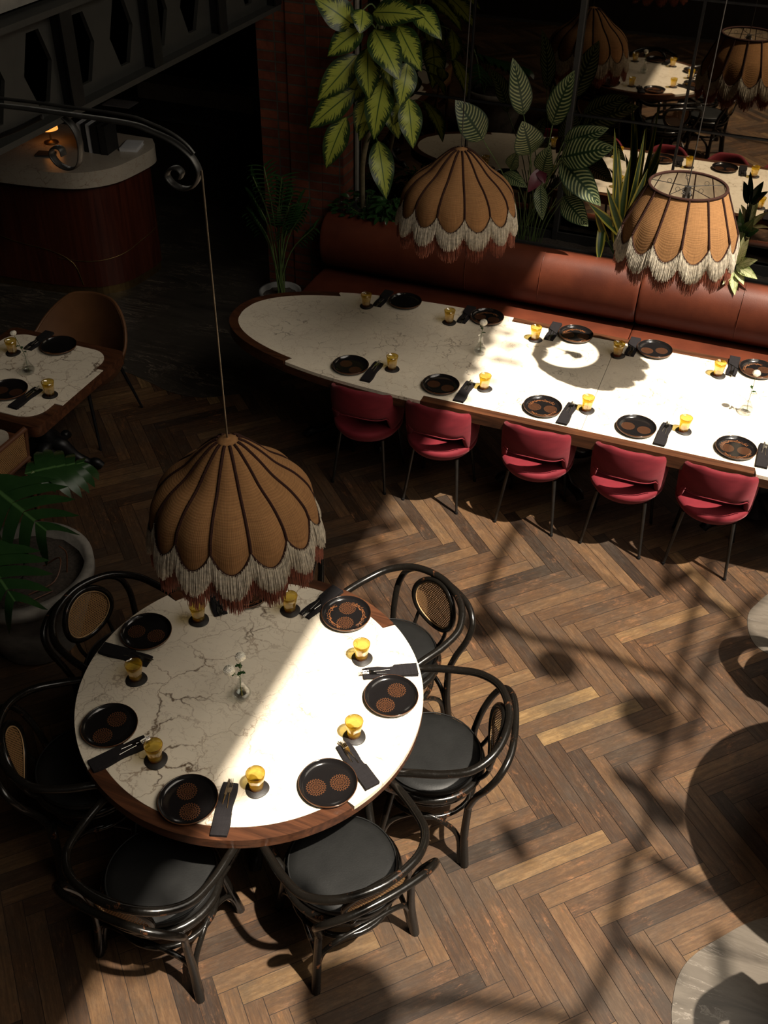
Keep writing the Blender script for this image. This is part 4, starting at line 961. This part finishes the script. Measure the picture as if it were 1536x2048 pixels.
for B_l, T_l, w_ in SAN:
    mid = (V(B_l) + V(T_l)) / 2; leaf(b, V(B_l) + off, V(T_l) + off, w_ * 1.25, ((CAMP - mid).normalized() + V((rn.uniform(-.5, .5), 0, .1))).normalized(), .05, .3, 14, 'strap')
part('foliage', b, 'snake', pl); stems(pl, [[V((0, 0, 0)), V(B_l) + off] for B_l, _, _ in SAN], .006)

AGL = [((1.52, 4.62, 1.01), (1.52, 4.52, 1.26), .085), ((1.52, 4.62, 1.04), (1.56, 4.52, 1.25), .08), ((1.53, 4.62, 1.0), (1.65, 4.50, 1.12), .085), ((1.52, 4.62, 1.0), (1.68, 4.48, 0.99), .085), ((1.52, 4.62, 0.97), (1.60, 4.48, 0.93), .07), ((1.51, 4.62, 0.97), (1.56, 4.44, 0.86), .075), ((1.51, 4.62, 0.98), (1.46, 4.45, 0.92), .06), ((1.52, 4.62, 1.03), (1.44, 4.52, 1.15), .08)]
AG2 = [((1.5, 4.68, 1.22), (1.45, 4.58, 1.43), .05), ((1.52, 4.68, 1.22), (1.61, 4.58, 1.3), .08), ((1.51, 4.68, 1.22), (1.56, 4.58, 1.37), .08), ((1.49, 4.68, 1.22), (1.42, 4.58, 1.35), .08)]
pl = thing('aglaonema_plant', 'plant with bright cream-white leaves behind the bench at the far right', 'plant', (1.53, 4.76, .84))
off = V((-1.53, -4.76, -.84)); b = MB()
for B_l, T_l, w_ in AGL: leaf(b, V(B_l) + off, V(T_l) + off, w_, ((CAMP - V(B_l)).normalized() + V((rn.uniform(-.3, .3), 0, .1))).normalized(), .07, .15)
part('foliage', b, 'agl', pl); b = MB()
for B_l, T_l, w_ in AG2: leaf(b, V(B_l) + off, V(T_l) + off, w_, (CAMP - V(B_l)).normalized(), .07, .15)
part('upper_leaves', b, 'green', pl, label='dark green upper leaves'); stems(pl, [[V((0, 0, 0)), (V(B_l) + off) * .6, V(B_l) + off] for B_l, _, _ in AGL + AG2], .004)

pl = thing('glossy_bush', 'low bush of small glossy dark leaves at the foot of the brick pier', 'plant', (-1.36, 4.74, .84)); b = MB(); rn = random.Random(21); st = []
for i in range(110):
    a = rn.uniform(0, 2 * PI); r_ = rn.uniform(0, 1) ** .6; c = V((.26 * r_ * math.cos(a) , -.06 + .12 * r_ * math.sin(a), .06 + rn.uniform(.0, .20) * (1.1 - r_)))
    d = V((math.cos(a), math.sin(a) * .7 - .35, rn.uniform(-.5, .5))).normalized(); L = rn.uniform(.045, .085)
    leaf(b, c, c + d * L, L * .55, V((rn.uniform(-.4, .4), -.5, 1)).normalized(), .1, .1, 6)
    if i % 4 == 0: st.append([V((0, 0, -.0)), c * .5, c])
part('foliage', b, 'green', pl); stems(pl, st, .003)
pl = thing('trailing_bush', 'small glossy trailing plant spilling onto the left of the leather bench', 'plant', (-1.12, 4.72, .84)); b = MB(); st = []
for i in range(70):
    a = rn.uniform(0, 2 * PI); r_ = rn.uniform(0, 1) ** .6; c = V((.10 * r_ * math.cos(a) , -.09 + .11 * r_ * math.sin(a), .07 + rn.uniform(.0, .16)))
    d = V((math.cos(a) * .7, -.6, rn.uniform(-.9, .3))).normalized(); L = rn.uniform(.06, .10)
    leaf(b, c, c + d * L, L * .5, V((rn.uniform(-.4, .4), -.5, 1)).normalized(), .1, .1, 6)
    if i % 4 == 0: st.append([V((0, 0, 0)), c * .5, c])
part('foliage', b, 'green', pl); stems(pl, st, .003)

def pot(root, R, H, mat, soilmat='soil', rim=.04):
    b = MB(); b.lathe([(R * .55, 0), (R * .60, .02), (R * .86, H * .55), (R * .93, H * .86), (R, H * .88), (R * 1.0, H), (R - rim, H), (R - rim - .01, H * .85), (0, H * .84)], 48); part('pot', b, mat, root)
    b = MB(); rn = random.Random(9); rows = []
    for i in range(7): rows.append([(max(.001, (R - rim - .008) * i / 6) * math.cos(2 * PI * k / 30), max(.001, (R - rim - .008) * i / 6) * math.sin(2 * PI * k / 30), H * .86 + rn.uniform(0, .018)) for k in range(30)])
    b.grid(rows, closed_u=True, flip=False); part('soil', b, soilmat, root)
pp = thing('potted_palm', 'slender palm in a grey pot on the floor left of the bench', 'plant', (-1.86, 4.16, 0)); pot(pp, .17, .36, 'potw', rim=.02)
b = MB(); st = []
for i in range(15):
    a = rn.uniform(0, 2 * PI); h = rn.uniform(.55, 1.0); rr_ = rn.uniform(.08, .3); top = V((rr_ * math.cos(a), rr_ * math.sin(a) * .7, .35 + h)); c0 = V((rn.uniform(-.04, .04), rn.uniform(-.04, .04), .31)); midp = V((top.x * .35, top.y * .35, .31 + h * .7))
    st.append([c0, midp, top]); dirn = (top - midp).normalized()
    for k in range(8):
        q = .35 + .65 * k / 7; p = midp.lerp(top, q)
        for s_ in (-1, 1):
            d = (dirn * .5 + V((-math.sin(a), math.cos(a), 0)) * s_ + V((0, 0, -.25))).normalized(); L = rn.uniform(.10, .17)
            leaf(b, p, p + d * L, .02, V((0, -.3, 1)), .06, .2, 6, 'strap')
part('fronds', b, 'green', pp); stems(pp, st, .005)

mp_ = thing('potted_monstera', 'swiss cheese plant in a big weathered stone pot left of the round table', 'plant', (-1.60, .48, 0)); pot(mp_, .37, .54, 'pot', rim=.045)
def monstera_leaf(b, c, d, size, nrm):
    d = d.normalized(); s_ = d.cross(nrm).normalized(); up = s_.cross(d).normalized(); n = 6
    for sd in (-1, 1):
        # lobes from the midrib outwards
        for k in range(n):
            u0 = -.15 + 1.05 * k / n; u1 = u0 + 1.05 / n * 1.0
            def W_(u): u = (u + .15) / 1.15; return .60 * math.sin(PI * min(1, max(0.02, u)) ** .62) ** .75
            w0, w1 = W_(u0), W_(u1); sl = .34
            P = []; U = []
            for i in range(6):
                q = i / 5; gap = .0 if q < .55 else .12 * (q - .55) / .45
                a0 = u0 + sl * q * .8 + gap * 1.05 / n; a1 = u1 + sl * q * .8 - gap * 1.05 / n; tipf = math.sqrt(max(0, 1 - q ** 7)) 
                am = (a0 + a1) / 2; hw = (a1 - a0) / 2 * (tipf if q > .6 else 1) + .004
                ww = (w0 + w1) / 2 * q
                row = [c + d * size * (am + e * hw) + s_ * sd * size * ww + up * size * (.10 * q - .28 * q * q - .12 * max(0, am) ** 2) for e in (-1, 0, 1)]
                P.append(row); U.append([(am + e * hw, sd * q) for e in (-1, 0, 1)])
            b.grid(P, U, flip=(sd > 0))
b = MB(); O = V((-1.60, .48, 0)); st = []
for c, t, sz in (((-1.80, .62, .92), (-1.38, .50, .84), .46), ((-1.66, .30, .80), (-1.22, .05, .70), .42), ((-1.72, .86, .86), (-1.60, 1.12, .80), .34), ((-1.95, .40, .95), (-2.2, .2, .86), .4), ((-1.75, .2, .78), (-1.7, -.1, .66), .34)):
    monstera_leaf(b, V(c) - O, V(t) - V(c), sz, V((.15, -.35, 1)).normalized()); st.append([V((0 - .12, .05, .47)), (V(c) - O) * .55 + V((-.08, 0, .32)), V(c) - O])
part('foliage', b, 'green', mp_); stems(mp_, st, .009)
b = MB(); b.tube([(.05, .1, .47), (.16, .12, .55), (.2, .0, .50), (.12, -.12, .48)], .004, 6, 5); b.tube([(.2, .1, .47), (.21, .12, .6), (.19, .1, .66)], .004, 6, 4); b.tube([(0, -.1, .47), (.14, -.2, .5), (.22, -.05, .48)], .003, 6, 4); part('dry_roots', b, 'chairwood', mp_)

# ------------------------------------------------------------------ chairs at the small table
ch = thing('leather_shell_chair', 'tan leather shell armchair with black metal legs behind the small left table', 'chair', (-2.57, 2.42, 0), .04)
b = MB(); P = []; U = []
for i in range(49):
    t = -2.45 + 4.9 * i / 48; a = abs(t)
    top = .85 - .02 * a - .20 * max(0, min(1, (a - .45) / .9)) ** 1.2 - .12 * max(0, min(1, (a - 1.35) / 1.1))
    row = []
    for q in range(11):
        s_ = q / 10; z = .42 + (top - .42) * s_; rx = .27 + .10 * s_ ** .6; ry = (.26 if math.cos(t) > 0 else .31) + .09 * s_ ** .8
        row.append((math.sin(t) * rx, math.cos(t) * ry, z))
    P.append(row)
b.grid(P, flip=True); inner = [[(p[0] * .93, .02 + (p[1] - .02) * .93, p[2] - .0) for p in row] for row in P]; b.grid(inner)
b.grid([[r_[-1] for r_ in P], [r_[-1] for r_ in inner]], flip=False); b.grid([P[0], inner[0]]); b.grid([P[-1], inner[-1]], flip=True)
part('shell', b, 'tan', ch)
b = MB(); b.tube([((P[i][-1][0] + inner[i][-1][0]) / 2, (P[i][-1][1] + inner[i][-1][1]) / 2, P[i][-1][2]) for i in range(49)], .010, 8); part('piping', b, 'tan', ch)
b = MB(); b.lathe([(0, .38), (.20, .385), (.255, .41), (.262, .44), (.24, .465), (0, .47)], 36, (0, .0, 0), sy=1.05); part('seat', b, 'tan', ch)
for sx in (-1, 1):
    for sy in (-1, 1): b = MB(); b.tube([(sx * .27, sy * .29, 0), (sx * .19, sy * .20, .41)], [.009, .013], 8); part('leg', b, 'iron', ch)

cc = thing('cane_back_chair', 'teak chair with square woven cane back at the left edge, above the potted plant', 'chair', (-2.27, 1.0, 0), PI / 2)
b = MB(); bz = .86
for s_ in (-1, 1): b.tube([(s_ * .20, -.20, .0), (s_ * .20, -.19, .45), (s_ * .20, -.24, .84)], [.018, .018, .016], 4, 4)
b.tube([(-.20, -.24, .84), (.20, -.24, .84)], .02, 4); b.tube([(-.20, -.225, .64), (.20, -.225, .64)], .016, 4); b.tube([(-.20, -.205, .52), (.20, -.205, .52)], .014, 4); part('back_frame', b, 'chairwood', cc)
b = MB(); P = [[(x, -.24 + .015 * k / 4 + .0, .83 - .18 * k / 4) for x in (-.185, 0, .185)] for k in range(5)]; U = [[(x, .83 - .18 * k / 4) for x in (-.185, 0, .185)] for k in range(5)]; b.grid(P, U); part('cane_panel', b, 'cane', cc)
b = MB(); b.prism(rounded(-.22, .22, -.2, .22, .05), .42, .455); part('seat', b, 'chairwood', cc)
for s_ in (-1, 1): b = MB(); b.tube([(s_ * .19, .19, 0), (s_ * .19, .19, .43)], .018, 4); part('leg', b, 'chairwood', cc)

# ------------------------------------------------------------------ reception desk and back counter
dk = thing('reception_desk', 'curved mahogany reception desk with thick marble top in the dark upper left', 'desk', (0, 0, 0))
dp = curve2([(-5.6, 3.95), (-4.9, 3.90), (-4.25, 3.92), (-3.84, 3.97), (-3.55, 4.06), (-3.37, 4.25), (-3.31, 4.5), (-3.30, 4.8), (-3.42, 4.98)], 5) + [(-5.6, 5.0)]
b = MB(); b.prism(dp, .97, 1.10); part('marble_top', b, 'stone_desk', dk, bevel=.006)
cx_, cy_ = -4.4, 4.5
dp2 = [(cx_ + (x - cx_) * .955, cy_ + (y - cy_) * .90) for x, y in dp]; b = MB(); b.prism(dp2, .08, .97, smooth=False); part('body', b, 'mahog', dk)
b = MB(); b.prism([(cx_ + (x - cx_) * .945, cy_ + (y - cy_) * .88) for x, y in dp], .0, .08); part('plinth', b, 'brass', dk, label='aged brass plinth')
b = MB(); fr = [p for p in dp2 if p[1] < 4.9 and p[0] > -5.5]; n = len(fr)
b.tube([(x, y - .003, .42 - .10 * math.sin(i / n * PI) ** 2) for i, (x, y) in enumerate(fr) if i > n * .35], .004, 5, 1)
i0 = int(n * .25); b.tube([(fr[i][0], fr[i][1] - .004, z) for i, z in ((i0 - 6, .78), (i0 - 3, .55), (i0, .44), (i0 + 4, .40), (i0 + 7, .30), (i0 + 8, .10))], .004, 5, 3)
part('inlay_line', b, 'brass', dk)
o = thing('desk_lamp', 'small desk lamp with glowing orange shade on the reception desk', 'lamp', (-4.14, 4.55, 1.10))
b = MB(); b.lathe([(0, 0), (.06, 0), (.06, .012), (.012, .02), (.008, .03), (.008, .14)], 20); part('stand', b, 'brass', o)
b = MB(); b.lathe([(.075, .115), (.070, .15), (.045, .18), (0, .19)], 24); part('lamp_shade', b, 'orange', o)
def book(x, y, z, w_, d, h, rz, name, label, mat, cat='book', group=None):
    r = thing(name, label, cat, (x, y, z), rz, group)
    b = MB(); b.box(-w_ / 2, w_ / 2, -d / 2, d / 2, 0, .004); b.box(-w_ / 2, w_ / 2, -d / 2, d / 2, h - .004, h); b.box(-w_ / 2, -w_ / 2 + .004, -d / 2, d / 2, 0, h); part('cover', b, mat, r)
    b = MB(); b.box(-w_ / 2 + .004, w_ / 2 - .006, -d / 2 + .005, d / 2 - .005, .004, h - .004); part('pages', b, 'paper', r); return r
def ubook(x, y, z, t, d, h, rz, label, mat, group):
    r = thing('binder', label, 'binder', (x, y, z), rz, group)
    b = MB(); b.box(-t / 2, t / 2, -d / 2, -d / 2 + .005, 0, h); b.box(-t / 2, -t / 2 + .004, -d / 2, d / 2, 0, h); b.box(t / 2 - .004, t / 2, -d / 2, d / 2, 0, h); part('cover', b, mat, r)
    b = MB(); b.box(-t / 2 + .006, t / 2 - .006, -d / 2 + .006, d / 2 - .006, .004, h - .012); part('pages', b, 'paper' if mat != 'dark' else 'napkin', r)
for k, (x, mt, lb) in enumerate(((-3.80, 'paper', 'pale upright folder leftmost in the row on the reception desk'), (-3.755, 'dark', 'thin dark upright folder beside the pale folders on the reception desk'), (-3.715, 'paper', 'pale upright folder between dark folders on the reception desk'), (-3.655, 'dark', 'black upright binder left of the last one on the reception desk'), (-3.585, 'dark', 'black upright binder at the right end of the row on the reception desk'))):
    ubook(x, 4.58, 1.10, .03 if k < 3 else .062, .2, .23, .1, lb, mt, 'upright folders on the reception desk')
book(-3.46, 4.72, 1.10, .15, .2, .03, .25, 'booklet_stack', 'white booklets lying at the right end of the reception desk', 'paper')
book(-4.02, 4.30, 1.10, .15, .11, .012, .3, 'tablet_case', 'flat black case lying on the reception desk left of the folders', 'dark', 'case')
bc = thing('back_counter', 'low dark service counter in the shadow behind the reception desk', 'counter', (-4.3, 6.6, 0))
b = MB(); b.box(-1.2, 1.0, -.35, .3, 0, .80); part('body', b, 'darkwall', bc); b = MB(); b.box(-1.25, 1.05, -.4, .33, .80, .84); part('countertop', b, 'dark', bc)
b = MB(); b.box(-.3, 1.0, .02, .33, .84, 1.0); part('raised_shelf', b, 'plaster', bc)
book(-4.65, 6.36, .84, .3, .2, .01, .05, 'paper_sheet', 'white papers lying on the dark counter behind the desk', 'paper', 'paper')

# ------------------------------------------------------------------ unseen shapes added below the skylight to throw branch and leaf shadows
ZB = 4.95
def upp(p, z=ZB): return (p[0] + .44 * z, p[1] - .15 * z, z)
BR = [[(0.61, 2.48), (0.59, 2.1), (0.59, 1.88), (0.6, 1.66)], [(0.6, 1.66), (0.72, 1.57), (0.91, 1.51), (1.07, 1.52)], [(1.07, 1.52), (1.27, 1.53), (1.44, 1.52), (1.59, 1.5), (1.68, 1.51), (1.81, 1.46), (1.89, 1.41)], [(1.8, 2.51), (1.77, 2.19), (1.78, 1.89), (1.76, 1.68), (1.76, 1.46), (1.73, 1.3)], [(1.76, 1.11), (1.75, 0.86), (1.73, 0.7), (1.76, 0.52), (1.72, 0.36), (1.7, 0.26)], [(1.77, 2.19), (1.9, 2.16), (2.01, 2.1), (2.13, 1.91), (2.18, 1.81)], [(2.13, 2.38), (2.02, 2.12), (1.93, 1.83), (1.91, 1.66), (1.88, 1.49)], [(1.78, 0.36), (1.93, 0.3), (2.13, 0.27)], [(1.74, 0.32), (1.71, 0.16), (1.72, -0.04), (1.77, -0.11), (1.88, -0.13), (2.01, -0.18)], [(1.73, -0.13), (1.71, -0.35), (1.67, -0.5), (1.6, -.9)], [(2.14, 0.09), (2.2, -0.11), (2.23, -0.29)], [(1.58, 2.49), (1.58, 2.16)], [(1.89, 1.43), (1.89, 1.24), (1.87, 1.05)], [(.3, -.55), (.78, -.76), (1.2, -.6), (1.67, -.5)], [(1.8, 2.51), (1.9, 3.0), (1.7, 3.5)]]
hb = thing('branch_shadow_caster', 'unseen branching chandelier with round shades, added under the skylight to cast branch shadows', 'lamp', (3.6, .3, ZB))  # added out of view, its outline follows the branch shadows on the floor
OB = V((3.6, .3, ZB)); b = MB(); rn = random.Random(3)
for l in BR: b.tube([V(upp(p)) - OB + V((0, 0, rn.uniform(-.03, .03))) for p in l], .030, 6, 4)
part('branches', b, 'iron', hb)
for (p, r_) in (((0.65, 1.5), .12), ((1.12, 1.36), .12), ((1.65, 1.19), .155), ((.76, -.78), .2), ((1.86, .62), .09)):
    b = MB(); c = V(upp(p)) - OB; b.lathe([(0, r_ * .7), (r_ * .5, r_ * .6), (r_ * .9, r_ * .2), (r_, -r_ * .2), (r_ * .92, -r_ * .4)], 24, c); part('lamp_shade', b, 'iron', hb)  # unseen discs set where round blobs of shade should fall
b = MB()
for a, c in (((1.53, 0.76), (1.83, 0.67)), ((1.67, 0.7), (1.93, 0.63)), ((1.78, 0.35), (2.0, 0.30)), ((1.75, 2.47), (1.58, 2.17)), ((1.3, .1), (1.1, .3))): leaf(b, V(upp(a)) - OB, V(upp(c)) - OB, .10, V((0, 0, 1)), .05, .1)
part('leaf_shadow_shapes', b, 'iron', hb)
b = MB(); b.tube([(0.1, 1.0, 0), (0.1, 1.0, 1.2)], .01, 6); part('hanging_rod', b, 'iron', hb)

for k, (y, lb) in enumerate(((-.9, 'unseen vine added to roughen the skylight edge shadow, nearest the camera'), (1.9, 'unseen vine added to roughen the skylight edge shadow, middle one'), (3.1, 'unseen vine added to roughen the skylight edge shadow, farthest'))):
    vn = thing('edge_shade_vine', lb, 'plant', (OX0, y - .9, 6.45), 0, 'vines added to roughen the skylight edge shadow'); b = MB(); rn = random.Random(40 + k); st = []  # unseen leaves added to break up the straight edge of shade
    for i in range(11):
        c = V((rn.uniform(-.06, .05), rn.uniform(-.5, .5), -rn.uniform(.05, .30))); d = V((rn.uniform(-1, 1), rn.uniform(-1, 1), rn.uniform(-.6, .1))).normalized(); L = rn.uniform(.1, .17)
        leaf(b, c, c + d * L, L * .6, V((0, 0, 1)), .1, .1, 6); st.append([V((c.x * .3, c.y, .02)), c])
    part('foliage', b, 'green', vn); stems(vn, st, .004)
